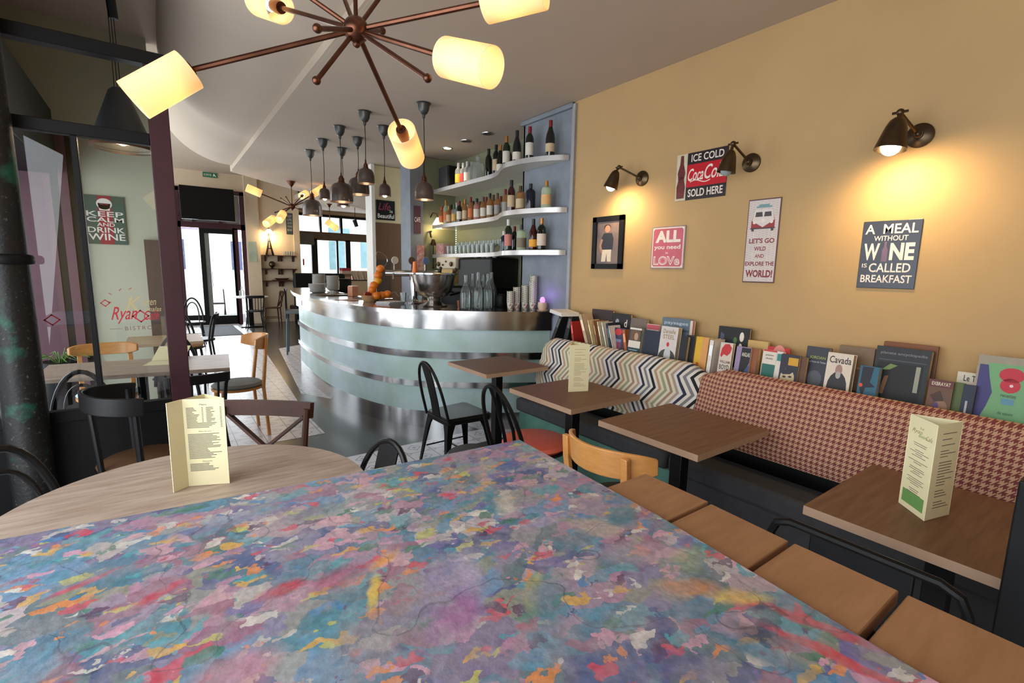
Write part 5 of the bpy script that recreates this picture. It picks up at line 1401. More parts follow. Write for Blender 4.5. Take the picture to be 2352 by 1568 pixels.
# carafes
def carafe():
    b = MB(); b.lathe([(0, .004), (.042, 0), (.046, .008), (.046, .12), (.040, .155), (.022, .195), (.0155, .23), (.0165, .275), (.0145, .275), (.0135, .23), (.02, .195), (.037, .155), (.043, .12), (.043, .012), (0, .01)], 22); return b
M_carafe = glassmat('carafe_glass', (.92, .95, .94, 1), .03, .25, .03)
CP = [(2.316, 3.91, 1.13), (2.513, 4.115, 1.13), (2.423, 3.865, 1.13), (2.679, 4.173, 1.13), (2.537, 3.873, 1.13), (2.723, 4.093, 1.13)]
CN = ['clear water carafe nearest the steel bowl', 'clear water carafe behind the first, second from the steel bowl', 'clear water carafe in front at the middle of the group', 'clear water carafe with tallest looking neck at the back of the group', 'clear water carafe in front toward the paper cups', 'clear water carafe at the back toward the paper cups']
c0 = carafe().build('carafe', M_carafe)
for i, (p, lb) in enumerate(zip(CP, CN)):
    o = c0 if i == 0 else c0.copy()
    if i: COL.objects.link(o)
    o.location = (p[0], p[1], BZ); o.scale = (1.2, 1.2, 1.17 + .05 * (i % 3)); tag(o, lb, 'carafe', 'water carafes on the bar')
t = thing('black_canister', 'small black canister behind the carafes', 'canister', (2.80, 4.02, BZ))
b = MB(); b.lathe([(0, 0), (.045, 0), (.05, .01), (.05, .11), (.045, .12), (0, .12)], 20); b.build('body', M_blkp, t)
b = MB(); b.lathe([(0, .12), (.04, .12), (.03, .135), (0, .138)], 20); b.build('lid', M_blackp, t)
# paper cup towers
def cupmat():
    m, t, n, l, b = nt('printed_paper_cup'); b.inputs['Roughness'].default_value = .55
    tc = n.new('ShaderNodeTexCoord'); v = n.new('ShaderNodeTexVoronoi'); v.inputs['Scale'].default_value = 90; l.new(tc.outputs['Object'], v.inputs['Vector'])
    r = n.new('ShaderNodeValToRGB'); r.color_ramp.interpolation = 'CONSTANT'; e = r.color_ramp.elements
    e[0].color = C(206, 196, 178); e[1].position = .62; e[1].color = C(110, 136, 100); x = e.new(.82); x.color = C(150, 96, 84)
    s = n.new('ShaderNodeSeparateXYZ'); l.new(v.outputs['Color'], s.inputs[0]); l.new(s.outputs[0], r.inputs[0]); l.new(r.outputs[0], b.inputs['Base Color'])
    return m
b = MB(); b.lathe([(0, .004), (.026, 0), (.037, .085), (.039, .087), (.037, .09), (.034, .087), (.024, .005), (0, .005)], 18)
k0 = b.build('paper_cup', cupmat())
TW = [((2.682, 3.703, 1.13), 6, 'shortest tower, nearest the carafes'), ((2.768, 3.721, 1.13), 8, 'second shortest tower'), ((2.845, 3.69, 1.13), 9, 'middle tower'), ((2.884, 3.618, 1.13), 11, 'second tallest tower'), ((2.995, 3.627, 1.13), 14, 'tallest tower, by the yellow wall')]
first = True
for (x, y, z), n, nm in TW:
    for k in range(n):
        o = k0 if first else k0.copy()
        if not first: COL.objects.link(o)
        first = False
        o.location = (min(x, 2.9), y, BZ + k * .0185); o.scale = (.95, .95, .95)
        tag(o, 'printed paper cup, %s in the %s' % (ORD[n - 1 - k], nm), 'paper cup', 'paper cup towers on the bar')
# pot with violet lamp
t = thing('glowing_pot', 'small cream pot on a saucer with a violet glowing lamp by the wall', 'lamp', (3.323 - .30, 3.60, BZ))
t.location = (2.875, 3.46, BZ)
b = MB(); b.lathe([(0, .012), (.03, .012), (.045, .045), (.042, .085), (.038, .085), (.04, .045), (0, .03)], 24); b.build('pot', pm('cream_ceramic', C(206, 176, 150), .45, var=.05), t)
b = MB(); b.lathe([(0, 0), (.04, 0), (.055, .012), (.05, .014), (0, .012)], 24); b.build('saucer', pm('cream_ceramic', C(206, 176, 150), .45, var=.05), t)
b = MB(); b.lathe([(0, .075), (.02, .08), (.026, .105), (.016, .13), (0, .135)], 16); b.build('violet_bulb', emat('violet_glow', (.42, .16, 1, 1), 2.2), t)
point('violet_light', (2.86, 3.44, BZ + .16), .35, (.45, .2, 1), .02)

# ================================================================ COFFEE MACHINE on the back counter
t = thing('coffee_machine', 'cream and black espresso machine with round dials behind the carafes', 'coffee machine', (3.06, 4.95, .936), R(0))
b = MB(); b.box(-.17, .2, -.58, .55, 0.02, .36); b.build('body', M_blkp, t, bevel=.02)
b = MB(); b.prism([(-.20, .12), (-.22, .30), (-.20, .62), (.10, .62), (.10, .12)], .57, .715, None); b.build('cream_fascia', pm('cream_panel', C(206, 188, 160), .4, var=.05), t, bevel=.015)
b = MB(); b.box(-.16, .2, -.58, .14, .36, .70); b.build('upper_housing', M_blackp, t, bevel=.02)
for y, z, r in ((.20, .63, .03), (.52, .63, .03), (.58, .63, .016), (.32, .66, .012), (.40, .62, .012)):
    b = MB(); b.lathe([(0, 0), (r, 0), (r * .8, .012), (0, .012)], 18, Matrix.Translation((-.222, y, z)) @ Matrix.Rotation(-PI / 2, 4, 'Y')); b.build('dial', M_bronze, t)
for y in (-.25, .05, .28):
    b = MB(); b.tube([(-.18, y, .3), (-.33, y - .02, .27)], .014, 8); b.build('portafilter_handle', M_blackp, t)
b = MB(); b.box(-.2, .1, .2, .5, .40, .57); b.build('yellow_plate', pm('yellow_label', C(196, 160, 90), .5, var=.1), t, smooth=0)
for i, (x, y, r, h) in enumerate(((3.0, 4.45, .045, .0), (3.0, 4.58, .045, .0), (3.02, 4.71, .045, .0), (3.0, 4.84, .045, .0))):
    tag(MB().lathe([(0, 0), (.022, 0), (.036, .03), (.034, .03), (.02, .004), (0, .004)], 16).build('coffee_cup', M_china, loc=(x, y, 1.637)), 'low cup on top of the black coffee machine, %s from the wall panel' % NTH[i], 'cup', 'cups on the coffee machine')
# ================================================================ BOTTLE SHELVES
M_shelf = pm('white_shelf_lacquer', C(214, 206, 196), .3, var=.03)
M_shelf_edge = pm('steel_shelf_edge', C(200, 196, 192), .32, .6, var=.05)
SHZ = [2.50, 2.06, 1.69]
SHN = ['top', 'middle', 'lowest']
front = spline([(2.945, 3.24), (2.87, 3.30), (2.775, 3.46), (2.715, 3.66), (2.71, 3.86), (2.77, 4.02), (2.85, 4.18), (2.905, 4.4), (2.91, 4.8), (2.91, 5.3), (2.91, 5.76)], 5)
front = [Vector((p[0], p[1])) for p in front]
SHELF = []
for z, nm in zip(SHZ, SHN):
    t = thing('bottle_shelf', '%s white curved shelf of the back bar, steel edged' % nm, 'shelf', (0, 0, 0), group='curved back bar shelves')
    pl = [tuple(p) for p in front] + [(3.285, 5.76), (3.285, 3.905), (2.945, 3.905)]
    b = MB(); b.prism(pl, z - .042, z); b.build('board', M_shelf, t, smooth=40)
    b = MB(); wall_strip(b, front, z - .043, z + .001, .004); b.build('steel_edge', M_shelf_edge, t, smooth=40)
b = MB()
for k in range(13): b.sphere((0, 0, k * .028), .006, 6)
o = b.build('fairy_light_string', emat('cool_led', (.6, 1, .85, 1), 4), loc=(3.22, 5.70, 1.70)); tag(o, 'string of small cool white lights hanging between the lower shelves', 'light string')
t = thing('speaker', 'black loudspeaker standing at the far end of the top shelf', 'speaker', (3.08, 5.55, 2.501))
b = MB(); b.box(-.12, .12, -.11, .13, 0, .27); b.build('cabinet', M_blkp, t, bevel=.02)
b = MB(); b.box(-.127, -.12, -.1, .12, .015, .255); b.build('speaker_grille', M_seat, t)

M_lab_w = pm('white_label', C(214, 206, 190), .6, var=.06)
M_lab_c = pm('cream_label', C(196, 172, 136), .6, var=.08)
M_greenb = pm('dark_green_glass', C(24, 40, 22), .08, var=0, coat=.5)
M_amber = glassmat('amber_glass', (.74, .44, .20, 1), .04, .2, .25)
M_rose = glassmat('rose_glass', (.80, .42, .36, 1), .04, .15, .4)
M_pale = glassmat('pale_green_glass', (.76, .84, .64, 1), .04, .15, .4)
M_liqc = glassmat('clear_bottle_glass', (.90, .93, .92, 1), .04, .15, .15)
M_redcap = pm('red_capsule', C(120, 22, 30), .4, var=.05)
M_goldcap = pm('gold_capsule', C(176, 122, 60), .35, .5, var=.05)
M_blkcap = pm('black_capsule', C(22, 22, 24), .4, var=.05)
M_whtcap = pm('white_capsule', C(206, 202, 196), .4, var=.05)


def bottle(label, x, y, z, kind, mat, labm=None, capm=None, s=1.0, group=None, sx=1.0):
    t = thing('bottle', label, 'bottle', (x, y, z + .001), 0, group)
    r = {id(BORD): (.038, .05, .16), id(BURG): (.041, .035, .105), id(SPIR): (.04, .04, .14), id(SQRB): (.045, .03, .12)}[id(kind)]
    zt = kind[-2][1]
    P = [(a * sx, q * s) for a, q in kind]
    bottle_parts(t, P, mat, 18, (r[0] * sx, r[1] * s, r[2] * s) if labm else None, (.017 * sx, (zt - .06) * s, zt * s + .002) if capm else None, labm, capm)
    return t


G1 = 'dark wine bottles on the top shelf'
X2 = 2.83
TOPB = [('red-capsuled dark bottle with low cream label at the tip of the top shelf', (2.86, 3.396), BURG, M_bk, M_lab_c, M_redcap, 1.0),
        ('red-capsuled dark bottle with tall white label on the curved top shelf', (2.84, 3.664), BORD, M_bk, M_lab_w, M_redcap, 1.0),
        ('black bottle with small white label at the bulge of the top shelf', (2.82, 3.833), BURG, M_bk, M_lab_w, M_blkcap, 1.0),
        ('dark green bottle with gold capsule on the top shelf', (2.86, 4.061), BORD, M_greenb, M_lab_w, M_goldcap, 1.0),
        ('dark bottle behind the gold-capped one on the top shelf', (3.08, 4.332), BORD, M_bk, None, M_goldcap, 1.0),
        ('dark bottle with gold neck and white label where the top shelf straightens', (3.0, 4.368), BURG, M_bk, M_lab_w, M_goldcap, 1.0),
        ('tall dark bottle with cream label beside the gold-necked one', (3.0, 4.45), BORD, M_bk, M_lab_c, M_blkcap, 1.05),
        ('slim black bottle nearest the clear decanters on the top shelf', (3.0, 4.594), BORD, M_bk, None, M_blkcap, 1.0)]
for lb, (x, y), kd, m, lm, cm, s in TOPB: bottle(lb, x, y, SHZ[0], kd, m, lm, cm, s, G1)
CLR = [('broad clear decanter beside the slim black bottle', (3.02, 4.841), SQRB, M_liqc, None, M_liqc, 1.1, 1.5), ('clear decanter second from the dark bottles', (3.05, 5.024), SQRB, M_liqc, None, M_liqc, 1.0, 1.1),
       ('clear bottle with pale cap in the middle of the top shelf', (3.03, 5.099), SPIR, M_liqc, M_lab_w, M_whtcap, .95, 1), ('clear bottle with red label near the speaker', (3.03, 5.191), SPIR, M_liqc, flat(176, 60, 60), M_whtcap, .95, 1),
       ('clear bottle with yellow label beside the speaker', (3.02, 5.288), SPIR, M_liqc, flat(206, 160, 50), M_whtcap, 1.0, 1.05)]
for lb, (x, y), kd, m, lm, cm, s, sx in CLR: bottle(lb, x, y, SHZ[0], kd, m, lm, cm, s, 'clear bottles on the top shelf', sx)
G2 = 'liquor bottles on the middle shelf'
MIDN = [('pale green square bottle with orange label on the middle shelf', (2.85, 3.418), SQRB, M_pale, flat(220, 170, 110), M_goldcap, .95, 1.0),
        ('dark navy bottle with small gold emblem on the middle shelf', (2.83, 3.62), SQRB, pm('navy_glass', C(26, 28, 40), .15, var=0), None, M_blkcap, .95, 1.0),
        ('brown bottle with cream label beside the dark navy bottle', (2.83, 3.775), SQRB, M_amber, M_lab_c, M_bronze, .95, .95),
        ('tall deep red bottle with cream band at the bulge of the middle shelf', (2.82, 3.909), BORD, M_dkred_g, M_lab_c, M_blkcap, 1.0, 1.0)]
for lb, (x, y), kd, m, lm, cm, s, sx in MIDN: bottle(lb, x, y, SHZ[1], kd, m, lm, cm, s, G2, sx)
CAPC = [('black', M_blkcap), ('gold', M_goldcap), ('white', M_whtcap), ('red', M_redcap), ('green', pm('green_capsule', C(60, 90, 56), .4)), ('brown', pm('brown_capsule', C(90, 60, 44), .4))]
LABC = [('white', M_lab_w), ('cream', M_lab_c), ('white', M_lab_w), ('cream', M_lab_c), ('white', M_lab_w), ('beige', flat(190, 164, 130)), ('yellow', flat(206, 164, 80)), ('orange', flat(200, 112, 60)), ('grey', flat(150, 146, 140)), ('red', flat(160, 50, 50)), ('black', flat(40, 36, 36))]
GLC = [('amber', M_amber), ('clear', M_liqc), ('rose', M_rose), ('amber', M_amber), ('pale green', M_pale), ('dark', M_bk)]
rnd = random.Random(11); seen = set()
ROW = [(1160, 2.99), (1150, 3.14), (1142, 2.99), (1133, 3.14), (1125, 2.99), (1117, 3.14), (1110, 2.99), (1102, 3.14), (1095, 2.99), (1087, 3.14), (1081, 2.99), (1074, 3.14), (1068, 2.99), (1062, 3.14), (1055, 2.99), (1049, 3.14), (1043, 2.99), (1037, 3.14), (1031, 2.99), (1024, 2.99), (1019, 3.12), (1014, 2.99)]
YROW = [4.253, 4.551, 4.399, 4.7, 4.544, 4.846, 4.677, 4.988, 4.815, 5.137, 4.949, 5.27, 5.079, 5.398, 5.213, 5.541, 5.341, 5.678, 5.474, 5.554, 5.855, 5.67]
nf = nb = 0
for i, ((px, X), y) in enumerate(zip(ROW, YROW)):
    g, l_, c = rnd.choice(GLC), rnd.choice(LABC), rnd.choice(CAPC)
    if i == 21: g, l_, c = GLC[0], LABC[-4], ('orange', flat(206, 92, 40))
    kd = rnd.choice((SPIR, SPIR, SQRB, BORD)); fr = X < 3.05
    if fr: nf += 1
    else: nb += 1
    lb = 'middle shelf %s bottle, %s label, %s cap, %s from the wall panel, %s row' % (g[0], l_[0], c[0], NTH[(nf if fr else nb) - 1], 'front' if fr else 'rear')
    s = rnd.uniform(.82, 1.02); h = 1.0 if fr else 1.12
    bottle(lb, X, y, SHZ[1], kd, g[1], l_[1], c[1], s * h, G2, rnd.uniform(.8, .95))
G3 = 'bottles at the near end of the lowest shelf'
LOWB = [('dark bottle with white and orange label at the tip of the lowest shelf', (2.86, 3.481), SPIR, M_bk, flat(216, 196, 176), M_goldcap, 1.06, 1.05),
        ('brown bottle with yellow and orange label on the lowest shelf', (2.84, 3.578), BURG, pm('brown_glass', C(60, 26, 16), .1, var=0), flat(226, 160, 40), M_blkcap, .95, .95),
        ('square green-glass bottle with pale emblem on the lowest shelf', (2.83, 3.747), SQRB, M_pale, flat(120, 110, 90), M_blkcap, 1.0, 1.05),
        ('small dark bottle with red cap on the lowest shelf', (2.92, 3.983), BORD, M_bk, None, M_redcap, .82, .9),
        ('dark green bottle with white capsule and small red label on the lowest shelf', (2.8, 3.92), BORD, M_greenb, flat(196, 120, 110), M_whtcap, 1.0, 1.0),
        ('blue-black bottle nearest the glasses on the lowest shelf', (2.86, 4.081), SPIR, pm('slate_glass', C(40, 44, 56), .1, var=0), None, M_whtcap, .75, .9)]
for lb, (x, y), kd, m, lm, cm, s, sx in LOWB: bottle(lb, x, y, SHZ[2], kd, m, lm, cm, s, G3, sx)
# glasses
def wineglass(h):
    b = MB(); b.lathe([(0, 0), (.03, 0), (.03, .003), (.005, .006), (.004, h * .45), (.02, h * .52), (.036, h * .7), (.032, h), (.030, h), (.033, h * .7), (.018, h * .54), (0, h * .5)], 16); return b
g0 = tumbler(.033, .10).build('tumbler', M_clear); g1 = wineglass(.15).build('wine_glass', M_clear)
nA = nB = 0
for i in range(11):
    y = 4.45 + i * .098
    o = g0 if i == 0 else g0.copy()
    if i: COL.objects.link(o)
    o.location = (2.965, y, SHZ[2] + .001); tag(o, 'clear tumbler on the lowest shelf, %s of the front row from the dark bottles' % NTH[i], 'glass', 'tumblers on the lowest shelf')
for i in range(11):
    y = 4.40 + i * .10
    o = g1 if i == 0 else g1.copy()
    if i: COL.objects.link(o)
    o.location = (3.10, y, SHZ[2] + .001); tag(o, 'stemmed glass on the lowest shelf, %s of the rear row from the dark bottles' % NTH[i], 'glass', 'stemmed glasses on the lowest shelf')
t = thing('tea_tin', 'red and white printed tins at the far end of the lowest shelf', 'tin', (2.99, 5.63, SHZ[2] + .001))
b = MB(); b.box(-.05, .05, -.10, .10, 0, .13); b.build('box', pm('red_white_print', C(206, 190, 178), .5, col2=C(176, 60, 56), scale=22), t, bevel=.004)
b = MB(); b.box(-.05, .05, -.09, .09, .13, .135); b.build('lid', M_lab_w, t)

# bell on the back wall, posters on the pillar and the passage wall
t = thing('brass_bell', 'old brass bell with pull cord on the green back wall', 'bell', (2.93, 5.845, 1.83))
b = MB(); b.tube([(0, 0, .16), (-.03, -.03, .15), (-.03, -.06, .08)], .012, 8); b.build('bracket', M_blkp, t)
b = MB(); b.lathe([(0, .06), (.02, .055), (.03, .02), (.045, -.02), (.04, -.02), (.02, .03), (0, .04)], 18, Matrix.Translation((-.0, -.06, 0))); b.build('bell_body', M_bronze, t)
b = MB(); b.tube([(0, -.06, -.01), (0, -.06, -.30)], .006, 6); b.sphere((0, -.06, -.31), .012, 6); b.build('pull_cord', M_blkp, t)


def panel(name, label, cat, loc, w, h, mat, normal_y=True):
    t = thing(name, label, cat, loc); b = MB(); b.box(-w / 2, w / 2, -.012, 0, -h / 2, h / 2); b.build('board', mat, t, smooth=0)
    return t, Matrix(((1, 0, 0, 0), (0, 0, -1, -.0125), (0, 1, 0, 0), (0, 0, 0, 1)))


t, F = panel('chalk_board', 'black board lettered Beautiful with pink writing above', 'sign', (2.67, 6.748, 2.314), .27, .27, M_blkp)
mb = MB(); put_text(mb, 'Beautiful', -.12, .12, -.11, -.05, .0005, .006, 0, F); put_text(mb, 'is', .06, .10, -.03, .01, .0005, 0, 0, F); mb.build('chalk_lettering', M_white, t, smooth=0)
mb = MB(); put_text(mb, 'Life', -.11, .07, .0, .10, .0005, .004, .3, F); mb.build('pink_lettering', flat(140, 40, 70), t, smooth=0)
t, F = panel('door_panel', 'dark brown cupboard door in the passage behind the bar', 'door', (2.702 + .02, 6.746, 1.07), .52, 2.14, pm('brown_door', C(94, 64, 36), .5, var=.15, scale=3, stretch=(6, 6, 1)))
b = MB(); b.box(-.20, .0, -.022, -.012, .1, .55); b.build('framed_notice', pm('dark_notice', C(64, 46, 34), .5, var=.2), t, smooth=0)
t, F = panel('tall_poster', 'narrow purple poster with pale writing high on the blue pillar', 'poster', (2.71, 5.797, 2.12), .09, .34, pm('plum_print', C(84, 52, 66), .5, var=.2))
mb = MB(); put_text(mb, 'CAFE', -.04, .04, -.03, .03, .0005, .004, 0, F); mb.build('lettering', M_white, t, smooth=0)
t, F = panel('small_poster', 'white poster with red prints low on the blue pillar', 'poster', (2.75, 5.797, 1.62), .10, .36, pm('red_rosette_print', C(206, 190, 180), .5, col2=C(176, 70, 70), scale=20))
# ================================================================ BOOKS ON THE BANQUETTE LEDGE
def book(label, x, y, z0, w, h, tk, col, rz=0.0, tilt=0.0, lean=0.0, deco=None, spine=False, name='book', pages=True):
    """cover faces the room (-X); w along the wall, h up, tk into the wall; rz turn, tilt = back towards the wall, lean = sideways"""
    t = thing(name, label, 'book', (x, y, z0), group='books along the banquette ledge', rot=(0, 0, 0))
    t.rotation_euler = Euler((lean, tilt, rz), 'XYZ')
    cm = col if not isinstance(col, tuple) else flat(*col)
    F = Matrix(((0, 0, -1, 0), (-1, 0, 0, w / 2), (0, 1, 0, 0), (0, 0, 0, 1)))
    b = MB(); b.box(-0, w, 0, h, -.002, .0, F); b.box(0, w, 0, h, -tk, -tk + .002, F); b.box(-.002, 0, 0, h, -tk, 0, F); b.build('cover', cm, t, smooth=0)
    b = MB(); b.box(.001, w - .003, .003, h - .003, -tk + .002, -.002, F); b.build('pages', M_pages, t, smooth=0)
    for i, d in enumerate(deco or []):
        mb = MB(); kind, mat = d[0], (flat(*d[1]) if isinstance(d[1], tuple) else d[1]); nm = 'cover_print'
        dd = .0004 + i * .0003
        if kind == 't':
            for s, u0, u1, v0, v1 in d[2]: put_text(mb, s, u0 * w, u1 * w, v0 * h, v1 * h, dd, .012, 0, F)
            nm = 'cover_title'
        elif kind == 'b':
            for u0, u1, v0, v1 in d[2]: mb.box(u0 * w, u1 * w, v0 * h, v1 * h, 0, dd, F)
        elif kind == 'p': poly2(mb, [(u * w, v * h) for u, v in d[2]], dd - .0002, .0002, F)
        elif kind == 'e':
            for cx, cy, rx, ry in d[2]: poly2(mb, ell(cx * w, cy * h, rx * w, ry * h, 16), dd - .0002, .0002, F)
        mb.build(nm, mat, t, smooth=0)
    return t


LZ = 0.886
def bk(label, px0, px1, top, X, col, tk=.02, z0=LZ, deco=None, tilt=.12, rz=0.0, lean=0.0):
    y0, y1, zt = px0, px1, top
    return book(label, X, (y0 + y1) / 2, z0, abs(y0 - y1), zt - z0, tk, col, rz, tilt, lean, deco)


W_, K_ = (222, 212, 196), (30, 28, 30)
# thin leaning volumes near the bar
def leanbook(label, y, ztop, th, col, lean, X=2.74, w=.12, h=None):
    """spine towards the room, leaning along the shelf"""
    h = h or (ztop - LZ)
    t = thing('book', label, 'book', (X, y, LZ), group='books along the banquette ledge'); t.rotation_euler = (lean, 0, 0)
    cm = flat(*col)
    b = MB(); b.box(0, .004, -th / 2, th / 2, 0, h); b.box(0, w, -th / 2, -th / 2 + .002, 0, h); b.box(0, w, th / 2 - .002, th / 2, 0, h); b.build('cover', cm, t, smooth=0)
    b = MB(); b.box(.004, w - .004, -th / 2 + .002, th / 2 - .002, .003, h - .004); b.build('pages', M_pages, t, smooth=0)
    b = MB(); b.box(-.0006, 0, -th * .3, th * .3, h * .55, h * .85); b.build('spine_label', flat(min(255, col[0] + 70), min(255, col[1] + 66), min(255, col[2] + 60)), t, smooth=0)
    return t


leanbook('black hardback leaning with pale page edge, beside the bar end', 3.162, 1.142, 0.035, (26, 26, 28), 0.448, 2.74, .12, 0.284)
leanbook('second black book leaning against the beige one', 3.037, 1.147, 0.05, (24, 26, 26), 0.273, 2.78, .12, 0.271)
leanbook('small red paperback leaning near the bar end', 2.855, 1.097, 0.028, (164, 40, 36), -0.196, 2.72, .12, 0.215)
leanbook('thick beige paperback leaning toward the bar', 2.687, 1.163, 0.035, (186, 160, 128), -0.381, 2.72, .12, 0.298)
leanbook('cream thin paperback beside the thick beige one', 2.621, 1.126, 0.016, (214, 192, 140), -0.344, 2.72, .12, 0.255)
leanbook('brown thin paperback behind the folded menu', 2.593, 1.125, 0.016, (150, 100, 66), -0.312, 2.74, .12, 0.251)
leanbook('pale thin paperback with worn spine behind the menu', 2.529, 1.125, 0.016, (196, 184, 150), -0.304, 2.72, .12, 0.250)
leanbook('white thin paperback beside the dark navy one', 2.503, 1.12, 0.016, (220, 212, 196), -0.306, 2.74, .12, 0.245)
leanbook('dark navy book leaning among white paperbacks', 2.442, 1.122, 0.026, (34, 42, 54), -0.257, 2.72, .12, 0.244)
leanbook('very thin white booklet leaning by the blue book', 2.398, 1.106, 0.01, (222, 216, 206), -0.304, 2.7, .12, 0.231)
bk('dark brown wide book with pale letters at the back of the row', 2.797, 2.576, 1.206, 2.84, (44, 30, 30), tk=0.03, z0=0.95, tilt=0.08, deco=[('t', W_, [('m', .40, .56, .25, .62), ('x', .68, .82, .22, .55)])])
bk('black wide book with white vertical letters at the back of the row', 2.592, 2.397, 1.191, 2.84, (28, 22, 26), tk=0.03, z0=0.93, tilt=0.08, deco=[('t', W_, [('d', .72, .86, .62, .84), ('i', .76, .82, .36, .58), ('v', .72, .86, .18, .34)]), ('e', (150, 150, 160), [(.36, .72, .1, .12)])])
bk('dark blue paperback with red circle title', 2.45, 2.358, 1.095, 2.73, (56, 58, 82), tk=0.02, deco=[('e', (196, 50, 54), [(.42, .86, .36, .12)]), ('e', (120, 60, 90), [(.55, .35, .3, .2)]), ('b', (110, 120, 150), [(.2, .8, .5, .6)])])
leanbook('orange-brown book block beside the blue paperback', 2.317, 1.087, 0.03, (176, 100, 58), -0.196, 2.74, .12, 0.205)
bk('grey-brown large hardback at the back, plain cover', 2.411, 2.246, 1.168, 2.85, (112, 98, 86), tk=0.03, z0=0.93, tilt=0.06, deco=[('b', (150, 130, 110), [(.3, .7, .55, .6)])])
bk('paperback with brown photograph and teal lower half', 2.309, 2.199, 1.114, 2.73, (34, 66, 74), tk=0.03, deco=[('b', W_, [(.02, .98, .93, .99), (.02, .98, .36, .58)]), ('b', (110, 78, 56), [(.1, .9, .60, .92)]), ('e', (180, 150, 120), [(.6, .72, .16, .12)]), ('b', (150, 180, 180), [(.1, .8, .27, .30), (.1, .7, .20, .23)])])
bk('pink and white newspaper volume peeping over the navy book', 2.231, 2.125, 1.139, 2.84, (206, 196, 186), tk=0.015, z0=0.97, tilt=0.06, deco=[('t', K_, [('le Monde', .14, .94, .3, .62)]), ('b', (190, 80, 90), [(0, 1, .78, .98)])])
bk('navy blue hardback with plain dark cover', 2.187, 2.047, 1.107, 2.74, (34, 40, 54), tk=0.035, deco=[('b', (60, 66, 84), [(.02, .05, .02, .98)])])
bk('slate blue tall book behind the pale novel', 2.114, 1.895, 1.198, 2.85, (96, 110, 120), tk=0.03, tilt=0.06, deco=[('t', (180, 190, 200), [('paysages', .08, .94, .84, .91)]), ('b', (70, 84, 96), [(0, 1, .72, .76)])])
bk('pale novel cover with a grey figure and small red flower', 2.045, 1.912, 1.149, 2.74, (206, 196, 188), tk=0.04, deco=[('t', (150, 120, 80), [('Danielle', .14, .86, .82, .93), ('STEEL', .16, .84, .68, .79)]), ('e', (60, 62, 56), [(.5, .20, .5, .22)]), ('e', (190, 190, 188), [(.52, .26, .2, .22)]), ('e', (196, 40, 50), [(.5, .54, .08, .06)])])
bk('plain black book in front of the slate blue one', 1.877, 1.825, 1.1, 2.73, (26, 28, 30), tk=0.03)
bk('taller plain black hardback beside the yellow book', 1.855, 1.792, 1.107, 2.76, (18, 18, 22), tk=0.05)
bk('pale book with red edge behind the black hardback', 1.914, 1.868, 1.19, 2.86, (214, 204, 186), tk=0.02, z0=0.92, tilt=0.04, deco=[('b', (176, 44, 44), [(.86, 1, 0, 1)])])
bk('yellow book with orange side at the chevron seam', 1.769, 1.684, 1.109, 2.74, (212, 168, 44), tk=0.05, deco=[('b', (212, 150, 86), [(.5, 1, 0, 1)]), ('e', (190, 90, 40), [(.3, .2, .14, .07)])])
leanbook('white booklet leaning beside the yellow book', 1.651, 1.102, 0.03, (224, 216, 206), 0.069, 2.72, .12, 0.217)
bk('landscape black book with white stencil face', 1.685, 1.484, 1.179, 2.86, (26, 26, 28), tk=0.02, z0=0.93, tilt=0.05, deco=[('e', W_, [(.76, .78, .07, .12), (.74, .5, .06, .12), (.74, .3, .06, .1)]), ('e', (70, 110, 60), [(.56, .68, .06, .08)]), ('p', (70, 78, 96), [(.04, .1), (.14, .1), (.2, .8), (.08, .85)])])
bk('pale paperback with a big red blot above dark capitals', 1.595, 1.518, 1.096, 2.73, (206, 192, 176), tk=0.025, deco=[('p', (190, 46, 50), [(.06, .62), (.16, .56), (.34, .66), (.62, .62), (.86, .72), (.94, .86), (.70, .97), (.34, .95), (.12, .82)]), ('t', (110, 50, 60), [('WILLIAM', .08, .92, .40, .48)]), ('t', (60, 44, 50), [('BOYD', .1, .9, .22, .36)])])
bk('paperback lettered ANGLAIS in black, lilac and blue', 1.497, 1.411, 1.083, 2.74, (150, 130, 160), tk=0.04, deco=[('p', K_, [(.35, .98), (.98, .98), (.98, .55), (.6, .1), (.3, .1)]), ('t', W_, [('ANGLAIS', .40, .95, .72, .84)]), ('p', (60, 80, 130), [(.7, .3), (.99, .5), (.99, .05), (.6, .05)])])
bk('brown bound book squeezed beside the ANGLAIS paperback', 1.421, 1.38, 1.081, 2.76, (140, 84, 52), tk=0.04)
bk('tan old book lying behind the row, top edge showing', 1.487, 1.369, 1.114, 2.86, (196, 160, 96), tk=0.02, z0=0.95, tilt=0.05)
bk('bright red book peeping over the white and teal one', 1.367, 1.25, 1.091, 2.86, (200, 50, 56), tk=0.02, z0=0.95, tilt=0.05, deco=[('e', (220, 140, 130), [(.55, .8, .28, .3)])])
bk('white and teal paperback with red top edge', 1.34, 1.266, 1.087, 2.74, (214, 202, 186), tk=0.03, deco=[('b', (196, 50, 54), [(0, 1, .955, 1)]), ('b', (40, 100, 90), [(.02, .98, .02, .60)]), ('t', (60, 60, 60), [('poemes', .2, .8, .82, .87), ('choisis', .24, .76, .74, .79)])])
bk('slim white spine with teal patch beside the teal paperback', 1.263, 1.233, 1.085, 2.74, (214, 204, 190), tk=0.03, deco=[('b', (50, 130, 120), [(.05, .95, .74, .94)])])
bk('dark paperback with pale painted face and yellow label', 1.234, 1.141, 1.078, 2.73, (46, 44, 54), tk=0.03, deco=[('e', (196, 178, 138), [(.46, .32, .40, .28)]), ('p', (40, 40, 48), [(.02, .5), (.5, .62), (.9, .6), (.6, .45), (.2, .42)]), ('b', (200, 150, 40), [(.42, .96, .70, .92)]), ('e', (70, 40, 36), [(.42, .14, .14, .035)]), ('e', (60, 50, 50), [(.3, .36, .1, .03), (.62, .38, .1, .03)])])
